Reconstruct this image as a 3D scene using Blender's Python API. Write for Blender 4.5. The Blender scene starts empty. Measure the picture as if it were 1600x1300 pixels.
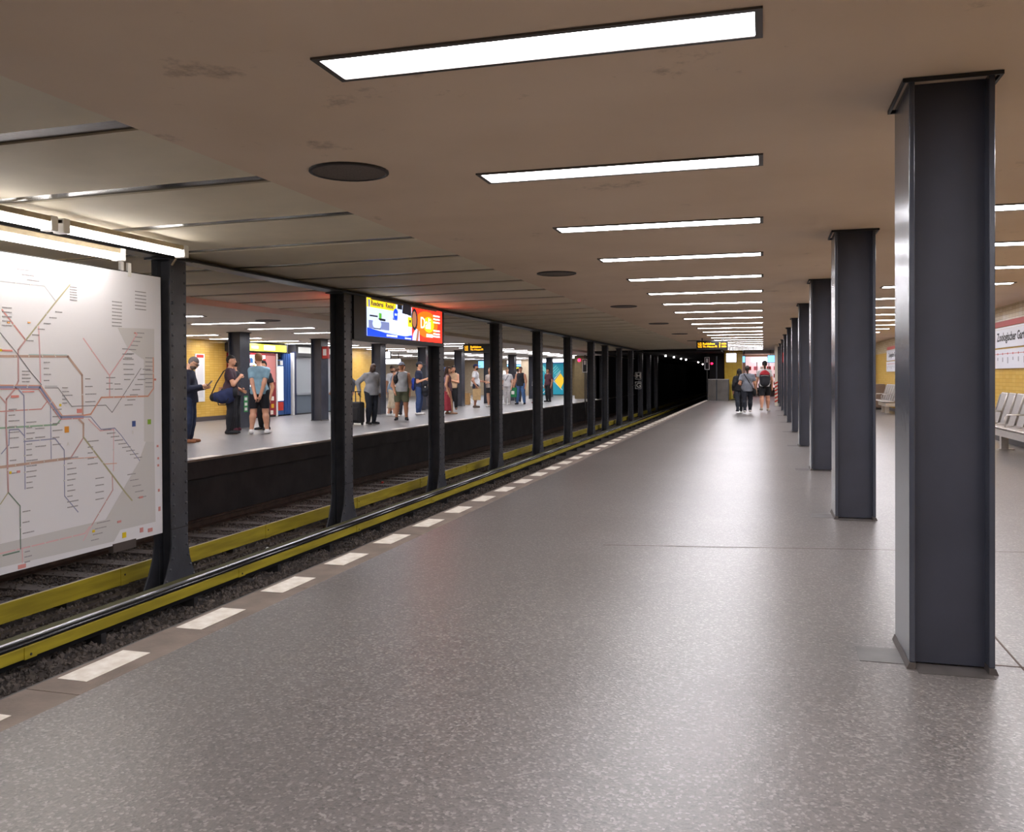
import bpy, bmesh, math, random
import numpy as np
from mathutils import Vector, Matrix
random.seed(11); rng = np.random.default_rng(5)
scene = bpy.context.scene
COL = scene.collection
# ---------------------------------------------------------------- camera
YAW, PIT, ROLL, EYE = math.radians(15.9013), math.radians(.5005), math.radians(-.2717), 1.37
_r = Vector((math.cos(YAW), math.sin(YAW), 0)); _d = Vector((-math.sin(YAW), math.cos(YAW), 0)); _z = Vector((0, 0, 1))
_f = _d*math.cos(PIT) - _z*math.sin(PIT); _u = _z*math.cos(PIT) + _d*math.sin(PIT)
_r2 = _r*math.cos(ROLL) + _u*math.sin(ROLL); _u2 = _u*math.cos(ROLL) - _r*math.sin(ROLL)
cam_data = bpy.data.cameras.new('camera'); cam = bpy.data.objects.new('camera', cam_data); COL.objects.link(cam)
cam_data.sensor_width = 36; cam_data.sensor_fit = 'HORIZONTAL'; cam_data.lens = 36*1380.4/1600
cam_data.shift_y = -50/1600; cam_data.clip_end = 300; cam_data.clip_start = .05
M = Matrix.Identity(4)
for i in range(3):
    M[i][0] = _r2[i]; M[i][1] = _u2[i]; M[i][2] = -_f[i]
M[0][3], M[1][3], M[2][3] = 0, 0, EYE
cam.matrix_world = M
scene.camera = cam
# ---------------------------------------------------------------- world and exposure (underground: no sky)
w = bpy.data.worlds.new('underground'); scene.world = w; w.use_nodes = True
w.node_tree.nodes['Background'].inputs[0].default_value = (.02, .02, .022, 1)
w.node_tree.nodes['Background'].inputs[1].default_value = .3
vs = scene.view_settings
vs.view_transform = 'Standard'; vs.look = 'None'; vs.gamma = 1; vs.exposure = 0.76; vs.use_curve_mapping = False
LAMP = 21.0            # radiance of the ceiling lights
# ---------------------------------------------------------------- materials
def lin(c):
    if isinstance(c, str):
        c = [int(c[i:i+2], 16)/255 for i in (0, 2, 4)]
        c = [v/12.92 if v <= .04045 else ((v+.055)/1.055)**2.4 for v in c]
    return (c[0], c[1], c[2], 1)
MATS = {}
def mat(name, col, rough=.6, metal=0, var=0, scale=6, bump=0, bscale=60, emit=0, spec=.5, col2=None, stretch=None):
    if name in MATS: return MATS[name]
    m = bpy.data.materials.new(name); m.use_nodes = True; nt = m.node_tree; N = nt.nodes; K = nt.links
    b = N['Principled BSDF']; c = lin(col)
    b.inputs['Base Color'].default_value = c; b.inputs['Roughness'].default_value = rough
    b.inputs['Metallic'].default_value = metal; b.inputs['Specular IOR Level'].default_value = spec
    if emit:
        b.inputs['Emission Color'].default_value = c; b.inputs['Emission Strength'].default_value = emit
    if var or bump:
        tc = N.new('ShaderNodeTexCoord'); mp = N.new('ShaderNodeMapping'); K.new(tc.outputs['Object'], mp.inputs[0])
        if stretch: mp.inputs['Scale'].default_value = stretch
    if var:
        n = N.new('ShaderNodeTexNoise'); n.inputs['Scale'].default_value = scale; n.inputs['Detail'].default_value = 6
        K.new(mp.outputs[0], n.inputs['Vector'])
        r = N.new('ShaderNodeValToRGB'); K.new(n.outputs[0], r.inputs[0])
        c2 = lin(col2) if col2 else tuple(v*(1-var) for v in c[:3])+(1,)
        r.color_ramp.elements[0].position = .35; r.color_ramp.elements[1].position = .65
        r.color_ramp.elements[0].color = c2; r.color_ramp.elements[1].color = c
        K.new(r.outputs[0], b.inputs['Base Color'])
    if bump:
        n2 = N.new('ShaderNodeTexNoise'); n2.inputs['Scale'].default_value = bscale; n2.inputs['Detail'].default_value = 4
        K.new(mp.outputs[0], n2.inputs['Vector'])
        bp = N.new('ShaderNodeBump'); bp.inputs['Strength'].default_value = bump; bp.inputs['Distance'].default_value = .01
        K.new(n2.outputs[0], bp.inputs['Height']); K.new(bp.outputs[0], b.inputs['Normal'])
    MATS[name] = m
    return m
def floor_material(name, dark, mid, light, rough):
    m = bpy.data.materials.new(name); m.use_nodes = True; nt = m.node_tree; N = nt.nodes; K = nt.links
    b = N['Principled BSDF']; tc = N.new('ShaderNodeTexCoord')
    v = N.new('ShaderNodeTexVoronoi'); v.inputs['Scale'].default_value = 95; K.new(tc.outputs['Object'], v.inputs['Vector'])
    sep = N.new('ShaderNodeSeparateColor'); K.new(v.outputs['Color'], sep.inputs[0])
    r = N.new('ShaderNodeValToRGB'); K.new(sep.outputs[0], r.inputs[0])
    e = r.color_ramp.elements; e[0].position = 0; e[0].color = lin(dark); e[1].position = 1; e[1].color = lin(light)
    x = e.new(.3); x.color = lin(mid); x = e.new(.72); x.color = lin(mid)
    n = N.new('ShaderNodeTexNoise'); n.inputs['Scale'].default_value = .55; n.inputs['Detail'].default_value = 7; n.inputs['Roughness'].default_value = .62
    K.new(tc.outputs['Object'], n.inputs['Vector'])
    r2 = N.new('ShaderNodeValToRGB'); K.new(n.outputs[0], r2.inputs[0])
    r2.color_ramp.elements[0].position = .3; r2.color_ramp.elements[0].color = (.78, .77, .76, 1)
    r2.color_ramp.elements[1].position = .68; r2.color_ramp.elements[1].color = (1, 1, 1, 1)
    mx = N.new('ShaderNodeMix'); mx.data_type = 'RGBA'; mx.blend_type = 'MULTIPLY'; mx.inputs[0].default_value = 1
    K.new(r.outputs[0], mx.inputs[6]); K.new(r2.outputs[0], mx.inputs[7]); K.new(mx.outputs[2], b.inputs['Base Color'])
    b.inputs['Roughness'].default_value = rough
    bp = N.new('ShaderNodeBump'); bp.inputs['Strength'].default_value = .25; bp.inputs['Distance'].default_value = .002
    K.new(v.outputs['Distance'], bp.inputs['Height']); K.new(bp.outputs[0], b.inputs['Normal'])
    MATS[name] = m; return m
def tile_material(name, c1, c2, mortar, axis, bw, bh, rough=.25):
    """small wall tiles; axis = world axis running along the wall"""
    m = bpy.data.materials.new(name); m.use_nodes = True; nt = m.node_tree; N = nt.nodes; K = nt.links
    b = N['Principled BSDF']; tc = N.new('ShaderNodeTexCoord'); s = N.new('ShaderNodeSeparateXYZ'); K.new(tc.outputs['Object'], s.inputs[0])
    cb = N.new('ShaderNodeCombineXYZ'); K.new(s.outputs['XYZ'.index(axis)], cb.inputs[0]); K.new(s.outputs[2], cb.inputs[1])
    br = N.new('ShaderNodeTexBrick'); K.new(cb.outputs[0], br.inputs['Vector'])
    br.inputs['Color1'].default_value = lin(c1); br.inputs['Color2'].default_value = lin(c2); br.inputs['Mortar'].default_value = lin(mortar)
    br.inputs['Scale'].default_value = 1; br.inputs['Brick Width'].default_value = bw; br.inputs['Row Height'].default_value = bh
    br.inputs['Mortar Size'].default_value = .004; br.offset = 0
    K.new(br.outputs['Color'], b.inputs['Base Color']); b.inputs['Roughness'].default_value = rough
    bp = N.new('ShaderNodeBump'); bp.inputs['Strength'].default_value = .5; bp.inputs['Distance'].default_value = .004; bp.invert = True
    K.new(br.outputs['Fac'], bp.inputs['Height']); K.new(bp.outputs[0], b.inputs['Normal'])
    MATS[name] = m; return m
def ceiling_material():
    m = bpy.data.materials.new('ceiling_paint'); m.use_nodes = True; nt = m.node_tree; N = nt.nodes; K = nt.links
    b = N['Principled BSDF']; tc = N.new('ShaderNodeTexCoord')
    n = N.new('ShaderNodeTexNoise'); n.inputs['Scale'].default_value = .8; n.inputs['Detail'].default_value = 5; K.new(tc.outputs['Object'], n.inputs['Vector'])
    r = N.new('ShaderNodeValToRGB'); K.new(n.outputs[0], r.inputs[0])
    r.color_ramp.elements[0].position = .3; r.color_ramp.elements[0].color = lin(CEIL_A); r.color_ramp.elements[1].position = .7; r.color_ramp.elements[1].color = lin(CEIL_B)
    # brown damp stains, sparse
    n2 = N.new('ShaderNodeTexNoise'); n2.inputs['Scale'].default_value = 1.7; n2.inputs['Detail'].default_value = 9; n2.inputs['Roughness'].default_value = .7
    K.new(tc.outputs['Object'], n2.inputs['Vector'])
    r2 = N.new('ShaderNodeValToRGB'); K.new(n2.outputs[0], r2.inputs[0])
    r2.color_ramp.elements[0].position = .62; r2.color_ramp.elements[0].color = (0, 0, 0, 1); r2.color_ramp.elements[1].position = .74; r2.color_ramp.elements[1].color = (.65, .65, .65, 1)
    mx = N.new('ShaderNodeMix'); mx.data_type = 'RGBA'; K.new(r2.outputs[0], mx.inputs[0]); K.new(r.outputs[0], mx.inputs[6]); mx.inputs[7].default_value = lin('6b4a33')
    K.new(mx.outputs[2], b.inputs['Base Color']); b.inputs['Roughness'].default_value = .75
    MATS['ceiling_paint'] = m; return m
CEIL_A, CEIL_B = 'dac3aa', 'e5cfb7'
ceiling_material()
floor_material('terrazzo', '575351', '6a6562', '908a86', .33)
floor_material('far_terrazzo', '6a6868', '7d7b7b', '918f8f', .36)
tile_material('yellow_tile_side', 'dcb45a', 'd4aa4e', 'bd9644', 'Y', .24, .075)
tile_material('cream_tile_side', 'd9c9a8', 'cdb993', 'a08a6c', 'Y', .24, .075)
tile_material('yellow_tile_front', 'd8b53c', 'd0ab32', 'b8932c', 'X', .24, .075)
mat('steel_paint', '444751', .22, var=.25, scale=2.5, bump=.12, bscale=25)
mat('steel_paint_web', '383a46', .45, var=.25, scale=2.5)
mat('rivet_paint', '4c4d54', .36, var=.3, scale=5, bump=.15, bscale=40)
mat('dark_frame', '2c2a2b', .5)
mat('collar', '15151a', .5)
mat('lamp_glow', 'fbf9ff', .4, emit=LAMP)
mat('tube_glow', 'fffaf6', .4, emit=11)
mat('lamp_rim', '4a443f', .5)
mat('worn_highlight_steel', 'b8b8c2', .3, metal=.8)
mat('tube_housing', 'b9a98c', .5, var=.2, scale=12)
mat('speaker_grille', '6e625b', .6, var=.3, scale=80)
mat('track_panel', 'e9ddc4', .7, var=.14, scale=1.2)
mat('strip_metal', '26262d', .2, var=.3, scale=9, col2='17171b', bump=.08, bscale=30)
mat('tunnel_dark', '1c1a1c', .9, var=.4, scale=1.5)  # darkness of the tunnel put into a near-black colour
mat('dark_wall', '2c2829', .9, var=.45, scale=2.2, bump=.3, bscale=14)  # dark mottled colour of the platform sides, slab and end stub
mat('ballast_bed', '4a4240', .95, var=.5, scale=14, bump=1, bscale=40)
mat('stone', '6b615b', .9, var=.55, scale=4)
mat('edge_stone', '84766b', .75, var=.28, scale=5, bump=.2, bscale=50)
mat('white_mark', 'f0eadf', .7, var=.1, scale=14, col2='d9cfc0')
mat('yellow_board', 'b5a22c', .5, var=.35, scale=5, stretch=(1, .25, 3))
mat('olive_board', '4c4a20', .8, var=.4, scale=6, stretch=(1, .3, 3))
mat('black_rail', '1b1b20', .16)
mat('rust_rail', '4a3a32', .55, metal=.5, var=.4, scale=8)
mat('sleeper_wood', '5a504c', .85, var=.4, scale=7, stretch=(4, .6, 1))
mat('white_board', 'eae9ee', .32, spec=.45)
mat('white_plastic', 'dedcd8', .4)
mat('steel_brushed', 'd2ccc6', .28, metal=.65, var=.1, scale=30)
mat('steel_mesh', 'a39c98', .4, metal=.5, var=.3, scale=120)
mat('black_plastic', '101013', .4)
mat('dark_grey', '3b3d42', .5)
mat('red_paint', 'b3231d', .4)
mat('sign_red', 'bb2a14', .45)
mat('sign_white', 'dcdce2', .4)
mat('ink', '1b1b1f', .6)
mat('ink_grey', 'a19ea2', .6)
mat('amber', 'ffae10', .4, emit=1.9)
mat('red_lamp', 'ff1030', .4, emit=9)
mat('tunnel_lamp', 'fff2f2', .4, emit=30)
mat('glass', 'a9b4ba', .08, metal=.2)
# ---------------------------------------------------------------- mesh helpers
def link(o, parent=None):
    COL.objects.link(o)
    if parent is not None: o.parent = parent
    return o
def tag(o, label=None, cat=None, group=None, kind=None):
    if label: o['label'] = label
    if cat: o['category'] = cat
    if group: o['group'] = group
    if kind: o['kind'] = kind
    return o
def empty(name, loc=(0, 0, 0), rz=0):
    o = bpy.data.objects.new(name, None); o.location = loc; o.rotation_euler = (0, 0, rz); o.empty_display_size = .1
    return link(o)
class MB:
    def __init__(s): s.v = []; s.f = []; s.smooth = False
    def box(s, x0, x1, y0, y1, z0, z1):
        n = len(s.v); s.v += [(x, y, z) for z in (z0, z1) for y in (y0, y1) for x in (x0, x1)]
        s.f += [tuple(n+i for i in q) for q in ((0, 2, 3, 1), (4, 5, 7, 6), (0, 1, 5, 4), (2, 6, 7, 3), (0, 4, 6, 2), (1, 3, 7, 5))]
        return s
    def prism(s, pts, fn, a, b):
        """polygon pts (p,q) extruded from a to b; fn(p,q,t) -> xyz"""
        n = len(s.v); k = len(pts)
        s.v += [fn(p, q, a) for p, q in pts] + [fn(p, q, b) for p, q in pts]
        s.f += [tuple(range(n+k-1, n-1, -1)), tuple(range(n+k, n+2*k))]
        s.f += [(n+i, n+(i+1) % k, n+k+(i+1) % k, n+k+i) for i in range(k)]
        return s
    def tube(s, pts, r, seg=8, r2=None):
        pts = [Vector(p) for p in pts]; n0 = len(s.v); m = len(pts)
        for i, p in enumerate(pts):
            t = (pts[min(i+1, m-1)]-pts[max(i-1, 0)]).normalized()
            a = Vector((0, 0, 1)) if abs(t.z) < .9 else Vector((1, 0, 0))
            x = t.cross(a).normalized(); y = t.cross(x)
            rr = r if r2 is None else r+(r2-r)*i/(m-1)
            s.v += [tuple(p+(x*math.cos(k*math.tau/seg)+y*math.sin(k*math.tau/seg))*rr) for k in range(seg)]
        for i in range(m-1):
            for k in range(seg):
                a = n0+i*seg+k; b = n0+i*seg+(k+1) % seg; s.f.append((a, a+seg, b+seg, b))
        s.f.append(tuple(range(n0, n0+seg))); s.f.append(tuple(range(n0+m*seg-1, n0+(m-1)*seg-1, -1)))
        return s
    def ell(s, c, r, seg=10, rings=6):
        n = len(s.v)
        for i in range(rings+1):
            th = math.pi*i/rings
            for k in range(seg):
                ph = math.tau*k/seg
                s.v.append((c[0]+r[0]*math.sin(th)*math.cos(ph), c[1]+r[1]*math.sin(th)*math.sin(ph), c[2]+r[2]*math.cos(th)))
        for i in range(rings):
            for k in range(seg):
                a = n+i*seg+k; b = n+i*seg+(k+1) % seg; s.f.append((a, a+seg, b+seg, b))
        return s
    def quad(s, a, b, c, d):
        n = len(s.v); s.v += [a, b, c, d]; s.f.append((n, n+1, n+2, n+3)); return s
    def mesh(s, name, m, smooth=False):
        me = bpy.data.meshes.new(name); me.from_pydata([tuple(map(float, v)) for v in s.v], [], s.f); me.update()
        if m: me.materials.append(MATS[m] if isinstance(m, str) else m)
        if smooth: me.polygons.foreach_set('use_smooth', [True]*len(me.polygons))
        return me
    def build(s, name, m, parent=None, smooth=False):
        return link(bpy.data.objects.new(name, s.mesh(name, m, smooth)), parent)
def inst(name, me, parent=None, loc=(0, 0, 0), rz=0):
    o = bpy.data.objects.new(name, me); o.location = loc; o.rotation_euler = (0, 0, rz); return link(o, parent)
def bevel(o, wdt=.006, seg=2):
    b = o.modifiers.new('bevel', 'BEVEL'); b.width = wdt; b.segments = seg; b.limit_method = 'ANGLE'; return o
def copy_tree(o, parent=None):
    c = o.copy(); COL.objects.link(c); c.parent = parent
    for ch in list(o.children): copy_tree(ch, c)
    return c
def text(name, s, size, m, parent, mat4, ext=.002, align='LEFT', bold=0):
    cu = bpy.data.curves.new(name, 'FONT'); cu.body = s; cu.size = size; cu.extrude = ext; cu.align_x = align; cu.resolution_u = 2; cu.offset = bold
    t = bpy.data.objects.new('tmp', cu); COL.objects.link(t)
    dg = bpy.context.evaluated_depsgraph_get(); me = bpy.data.meshes.new_from_object(t.evaluated_get(dg))
    bpy.data.objects.remove(t); me.materials.clear(); me.materials.append(MATS[m]); me.transform(mat4); me.name = name
    return link(bpy.data.objects.new(name, me), parent)
def faceX(x, y, z, sx=1, k=1):
    """text frame on a plane facing +X (k=1; reads towards +Y) or -X (k=-1; reads towards -Y)"""
    m = Matrix(((0, 0, k, x), (k*sx, 0, 0, y), (0, 1, 0, z), (0, 0, 0, 1))); return m
def faceY(x, y, z, sx=1):
    """text frame facing -Y, reads towards +X"""
    return Matrix(((sx, 0, 0, x), (0, 0, -1, y), (0, 1, 0, z), (0, 0, 0, 1)))
def st(name, mb, m, **k):
    return tag(mb.build(name, m), kind='structure', **k)
# ---------------------------------------------------------------- the setting
XE, XW, ZC = -3.145, 4.65, 2.735          # platform edge, right wall, ceiling height
XL, XLW, ZL = -9.15, -17.0, 2.58           # opposite platform edge, its wall, its ceiling
XC = -6.25                                 # row of riveted columns between the tracks
Y0, Y1 = -9, 62
fl = st('floor', MB().box(-2.85, XW, Y0, 64, -.3, 0), 'terrazzo')
for k in range(-2, 11):
    y = 4.45+4.43*k
    MB().box(.68, 1.0, y-.06, y+.08, .0005, .002).build('floor_patch', mat('patch_dark', '57524f', .5, var=.3, scale=12), fl)
    a = MB().box(.44, .64, y+.06, y+.30, .0005, .002).build('floor_patch', mat('patch', '686563', .45, var=.2, scale=9), fl)
MB().quad((-1.25, 7.06, .0015), (4.6, 8.02, .0015), (4.6, 8.035, .0015), (-1.25, 7.075, .0015)).build('floor_joint', mat('joint', '5c4d46', .8), fl)
MB().box(1.0, 4.6, 4.6, 4.612, .0005, .0015).build('floor_joint', 'joint', fl)
MB().box(1.15, 1.16, 4.0, 8.0, .0005, .0015).build('floor_joint', 'joint', fl)
edge = tag(empty('trim_1', (XE, 0, 0)), kind='structure')
sl = MB().box(.012, .295, .002, .997, -.12, 0).mesh('edge_slab', 'edge_stone')
for i, y in enumerate(range(-6, 64)): inst('edge_slab', sl, edge, (0, y+.15, random.uniform(-.0015, .001)))
nose = MB().box(-.01, .012, -6, 64, -.10, -.004).build('edge_nosing', 'dark_frame', edge)
ds = MB().box(.045, .205, 0, .43, .0005, .0022).mesh('white_dash', 'white_mark')
for i in range(-6, 68): inst('white_dash', ds, edge, (0, 3.293+.8445*i, .001))
st('platform_side', MB().box(-3.05, -2.86, Y0, 64, -1.3, -.12), 'dark_wall')
# track bed
st('floor_track', MB().box(-9.2, -2.9, Y0, 130, -1.4, -1.06), 'ballast_bed')
st('trackbed_mound', MB().prism([(-7.15, -1.06), (-6.9, -.95), (-5.35, -.94), (-4.9, -1.06)], lambda p, q, t: (p, t, q), Y0, 120), 'ballast_bed')
# opposite platform
op = st('platform_opposite', MB().box(-24, XL, Y0, 66, -.035, 0), 'far_terrazzo')
st('platform_opposite_slab', MB().box(-24, XL-.01, Y0, 66, -.33, -.035), 'dark_wall')
MB().box(XL-.03, XL+.012, Y0, 60, -.03, .001).build('edge_nosing', 'edge_stone', op)
for i in range(30): MB().box(XL-.24, XL-.02, 6+1.7*i, 6.75+1.7*i, .001, .003).build('white_dash', 'white_mark', op)
st('platform_opposite_side', MB().box(-10.2, XL-.08, Y0, 66, -1.4, -.33), 'dark_wall')
# walls
wr = st('wall_right', MB().box(XW, XW+.3, Y0, 42, 0, 2.22), 'yellow_tile_side')
st('wall_right_upper', MB().box(XW, XW+.3, Y0, 42, 2.22, 2.8), 'cream_tile_side')
st('baseboard_right', MB().box(XW-.02, XW, Y0, 42, 0, .12), mat('skirting', '4a4444', .6))
st('wall_back', MB().box(-24, 5, Y0-.3, Y0, -1.4, 3), mat('plain_wall', 'b8a68c', .8, var=.1))
st('wall_right_end', MB().box(1.15, 5, 42, 42.3, 0, 2.8), 'plain_wall')
d1 = st('door_1', MB().box(3.75, 4.5, 41.93, 42.0, 0, 2.1), 'dark_grey')
MB().box(3.83, 3.87, 41.9, 41.93, .9, 1.1).build('handle', 'steel_brushed', d1)
MB().box(3.62, 3.75, 41.9, 42.0, 0, 2.2).build('door_frame', 'steel_brushed', d1)
wl = st('wall_left', MB().box(XLW-.3, XLW, Y0, 25.4, 0, ZL), 'yellow_tile_side')
st('wall_left_far', MB().box(XLW-.3, XLW, 33.2, 38, 0, ZL), 'yellow_tile_side')
st('baseboard_left', MB().box(XLW, XLW+.03, Y0, 25.4, 0, .14), 'skirting')
st('wall_left_recess', MB().box(-17.6, -17.32, 25, 34, 0, ZL), 'plain_wall')
st('wall_left_hall', MB().box(-24, -23.7, 37.7, 66, 0, ZL), 'plain_wall')
st('wall_left_return', MB().box(-24, -17.3, 37.7, 38, 0, ZL), 'plain_wall')
st('wall_far_left', MB().box(-24, -9.3, 62, 62.3, 0, 2.9), 'plain_wall')
# ceilings
st('ceiling', MB().box(-3.3, XW+.2, Y0, 64, ZC, ZC+.25), 'ceiling_paint')
st('ceiling_left', MB().box(-24, -8.95, Y0, 64, ZL, ZL+.35), mat('ceiling_paint_pale', 'd9cfc4', .75, var=.08, scale=.8))
tcg = tag(empty('ceiling_track', (0, 0, 0)), kind='structure')
ztr = lambda x: 2.748+(x+3.3)*.0125
fx = lambda p, q, t: (p, t, q)
pan = MB().prism([(-8.97, ztr(-8.97)), (-3.28, ztr(-3.28)), (-3.28, 3.0), (-8.97, 3.0)], fx, .095, 1.275).mesh('ceiling_panel', 'track_panel')
stp = MB().prism([(-8.97, ztr(-8.97)+.012), (-3.28, ztr(-3.28)+.012), (-3.28, 2.97), (-8.97, 2.97)], fx, -.095, .095).mesh('metal_strip', 'strip_metal')
for k in range(-9, 31):
    inst('ceiling_panel', pan, tcg, (0, 4.07+1.37*k, 0)); inst('metal_strip', stp, tcg, (0, 4.07+1.37*k, 0))
st('ceiling_tunnel', MB().box(-10, -2.1, 46.4, 130, 2.6, 3), 'tunnel_dark')
st('wall_tunnel_left', MB().box(-9.6, -9.2, 52, 130, -1.4, 2.6), 'tunnel_dark')
st('wall_tunnel_end', MB().box(-10, -2, 120, 120.3, -1.4, 3), 'tunnel_dark')
st('wall_tunnel_right', MB().box(-2.95, -2.12, 51.2, 120, -1.4, 2.74), 'tunnel_dark')
# concrete girder over the riveted columns
gd = tag(empty('steel_girder', (XC, 0, 2.672)), 'long dark steel girder resting on the riveted columns', 'girder')
MB().box(-.05, .05, Y0, 46.3, 0, .036).build('web', 'rivet_paint', gd)
MB().box(-.13, .13, Y0, 46.3, -.012, .0).build('flange', 'rivet_paint', gd)
tag(MB().tube([(XC+.19, y, 2.655) for y in (Y0, 46.3)], .014, 6).build('conduit_pipe', 'black_plastic'), 'thin black cable pipe running along the girder', 'pipe')
# ---------------------------------------------------------------- printed map of the board (along Y, height Z), metres
MAP_LINES=[('tan', 0.0218, [(5.991, 1.56), (6.747, 1.573), (6.921, 1.401), (6.925, 1.032)]), ('teal', 0.0082, [(6.295, 1.581), (6.732, 1.585)]), ('red', 0.0136, [(6.015, 1.954), (6.248, 1.719), (6.258, 1.703)]), ('olive', 0.0136, [(6.779, 2.24), (6.607, 2.066), (6.276, 1.72), (6.258, 1.703)]), ('rose', 0.015, [(6.258, 1.703), (6.178, 1.617), (6.178, 1.351), (6.154, 1.307)]), ('grey', 0.0082, [(5.998, 2.193), (6.475, 2.198), (6.6, 2.077)]), ('black', 0.0075, [(5.993, 1.758), (6.171, 1.583), (6.318, 1.421), (6.432, 1.315)]), ('pink', 0.0122, [(6.405, 1.83), (6.416, 1.569), (6.421, 1.335)]), ('orange', 0.0109, [(5.988, 1.315), (6.424, 1.307), (6.671, 1.025), (6.933, 1.022)]), ('blue', 0.0204, [(5.988, 1.298), (6.413, 1.292), (6.655, 1.014), (6.933, 1.007)]), ('red', 0.0088, [(5.988, 1.282), (6.398, 1.276), (6.647, 0.996), (6.932, 0.992)]), ('orange', 0.015, [(6.933, 1.019), (7.028, 1.027), (7.17, 1.183), (7.848, 1.18), (7.935, 1.259), (7.934, 1.584)]), ('pink', 0.0122, [(6.942, 1.748), (7.286, 1.395), (7.554, 1.667), (7.699, 1.836)]), ('pink', 0.015, [(7.286, 1.395), (7.284, 1.18)]), ('black', 0.0068, [(6.471, 1.286), (6.624, 1.284), (6.789, 1.109), (7.016, 1.107), (7.23, 1.106), (7.317, 1.031), (7.743, 1.471)]), ('grey', 0.0068, [(6.471, 1.301), (6.613, 1.299)]), ('blue', 0.0088, [(6.933, 1.004), (7.028, 1.0), (7.164, 0.872), (7.351, 0.875), (7.441, 0.798), (7.712, 0.516)]), ('pink', 0.0102, [(6.998, 0.98), (7.153, 0.86), (7.342, 0.861)]), ('tan', 0.0204, [(6.875, 0.985), (6.932, 0.94), (6.93, 0.813)]), ('tan', 0.0218, [(5.98, 0.623), (6.767, 0.629)]), ('rose', 0.0136, [(6.767, 0.629), (6.93, 0.807)]), ('olive', 0.0163, [(6.93, 0.813), (7.31, 0.414), (7.499, 0.212), (7.592, 0.122)]), ('orange', 0.0068, [(6.767, 0.622), (7.112, 0.609)]), ('orange', 0.0068, [(7.214, 0.531), (7.374, 0.522)]), ('rose', 0.0122, [(7.31, 0.414), (7.317, 0.264), (7.028, -0.041)]), ('pink', 0.0088, [(7.028, -0.041), (6.918, -0.168)]), ('pink', 0.0102, [(5.971, -0.106), (6.94, -0.102), (7.002, -0.049)]), ('green', 0.0136, [(5.984, 0.953), (6.601, 0.949), (6.663, 1.002)]), ('blue', 0.0102, [(6.174, 1.279), (6.235, 1.223), (6.239, 0.988), (6.239, 0.407)]), ('blue', 0.0088, [(6.533, 1.135), (6.535, 0.644)]), ('blue', 0.0095, [(5.994, 0.736), (6.071, 0.805), (6.078, 0.932), (6.173, 0.933), (6.236, 0.871)]), ('blue', 0.0095, [(6.23, 0.821), (6.585, 0.822), (6.69, 0.711), (6.69, 0.286), (6.854, 0.114)]), ('rose', 0.0136, [(5.987, 1.217), (6.043, 1.162)]), ('rose', 0.015, [(6.152, 1.291), (6.05, 1.197), (6.043, 0.998), (6.053, 0.782), (6.059, 0.4)]), ('dgreen', 0.0095, [(6.059, 0.4), (6.183, 0.267), (6.184, -0.108)]), ('olive', 0.0095, [(6.059, 0.4), (5.976, 0.31)]), ('dgreen', 0.0122, [(6.171, -0.125), (5.999, -0.127)]), ('red', 0.0088, [(5.985, 1.093), (6.429, 1.098), (6.499, 1.167)]), ('pink', 0.0095, [(6.202, -0.111), (6.204, -0.229)]), ('pink', 0.0075, [(7.338, 0.868), (7.328, 0.45)])]
MAP_ZONES=[('zone', [(5.972, -0.025), (7.216, -0.015), (7.702, 0.503), (7.812, 0.707), (7.943, 0.697), (7.953, -0.152), (7.42, -0.15), (7.329, -0.249), (5.97, -0.224)]), ('zone2', [(7.409, 1.874), (7.958, 1.889), (7.943, 0.697), (7.783, 0.709), (7.793, 1.561), (7.554, 1.667)])]
MAP_MARKS=[('yellow', 7.448, -0.238, 7.502, -0.184), ('red', 7.708, -0.227, 7.756, -0.179), ('red', 7.831, -0.245, 7.901, -0.206), ('orangeb', 6.699, 0.87, 6.749, 0.926), ('blueb', 7.606, 0.874, 7.653, 0.932), ('greenb', 7.84, 0.885, 7.89, 0.937), ('yellow', 5.988, 1.601, 6.008, 1.622), ('yellow', 6.075, 0.555, 6.095, 0.577), ('yellow', 6.638, 1.115, 6.66, 1.136), ('yellow', 7.035, -0.112, 7.069, -0.088), ('salmon', 6.011, 1.602, 6.117, 1.617), ('salmon', 6.099, 1.206, 6.18, 1.227), ('red', 6.152, 0.555, 6.186, 0.576), ('salmon', 6.852, 1.044, 6.917, 1.083), ('red', 6.156, -0.278, 6.238, -0.243), ('salmon', 6.222, 1.25, 6.348, 1.26), ('red', 7.981, 0.635, 8.007, 0.657), ('red', 7.99, 0.504, 8.015, 0.527), ('red', 7.989, 0.429, 8.014, 0.452), ('red', 7.996, 0.159, 8.021, 0.189), ('red', 8.001, -0.048, 8.032, -0.002), ('salmon', 7.946, 1.343, 7.977, 1.364), ('red', 7.646, 1.823, 7.675, 1.839), ('orange2', 6.067, 1.842, 6.093, 1.856), ('orange2', 6.285, 1.855, 6.313, 1.868), ('red', 7.697, 0.126, 7.756, 0.147), ('red', 7.376, -0.075, 7.431, -0.053)]
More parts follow.
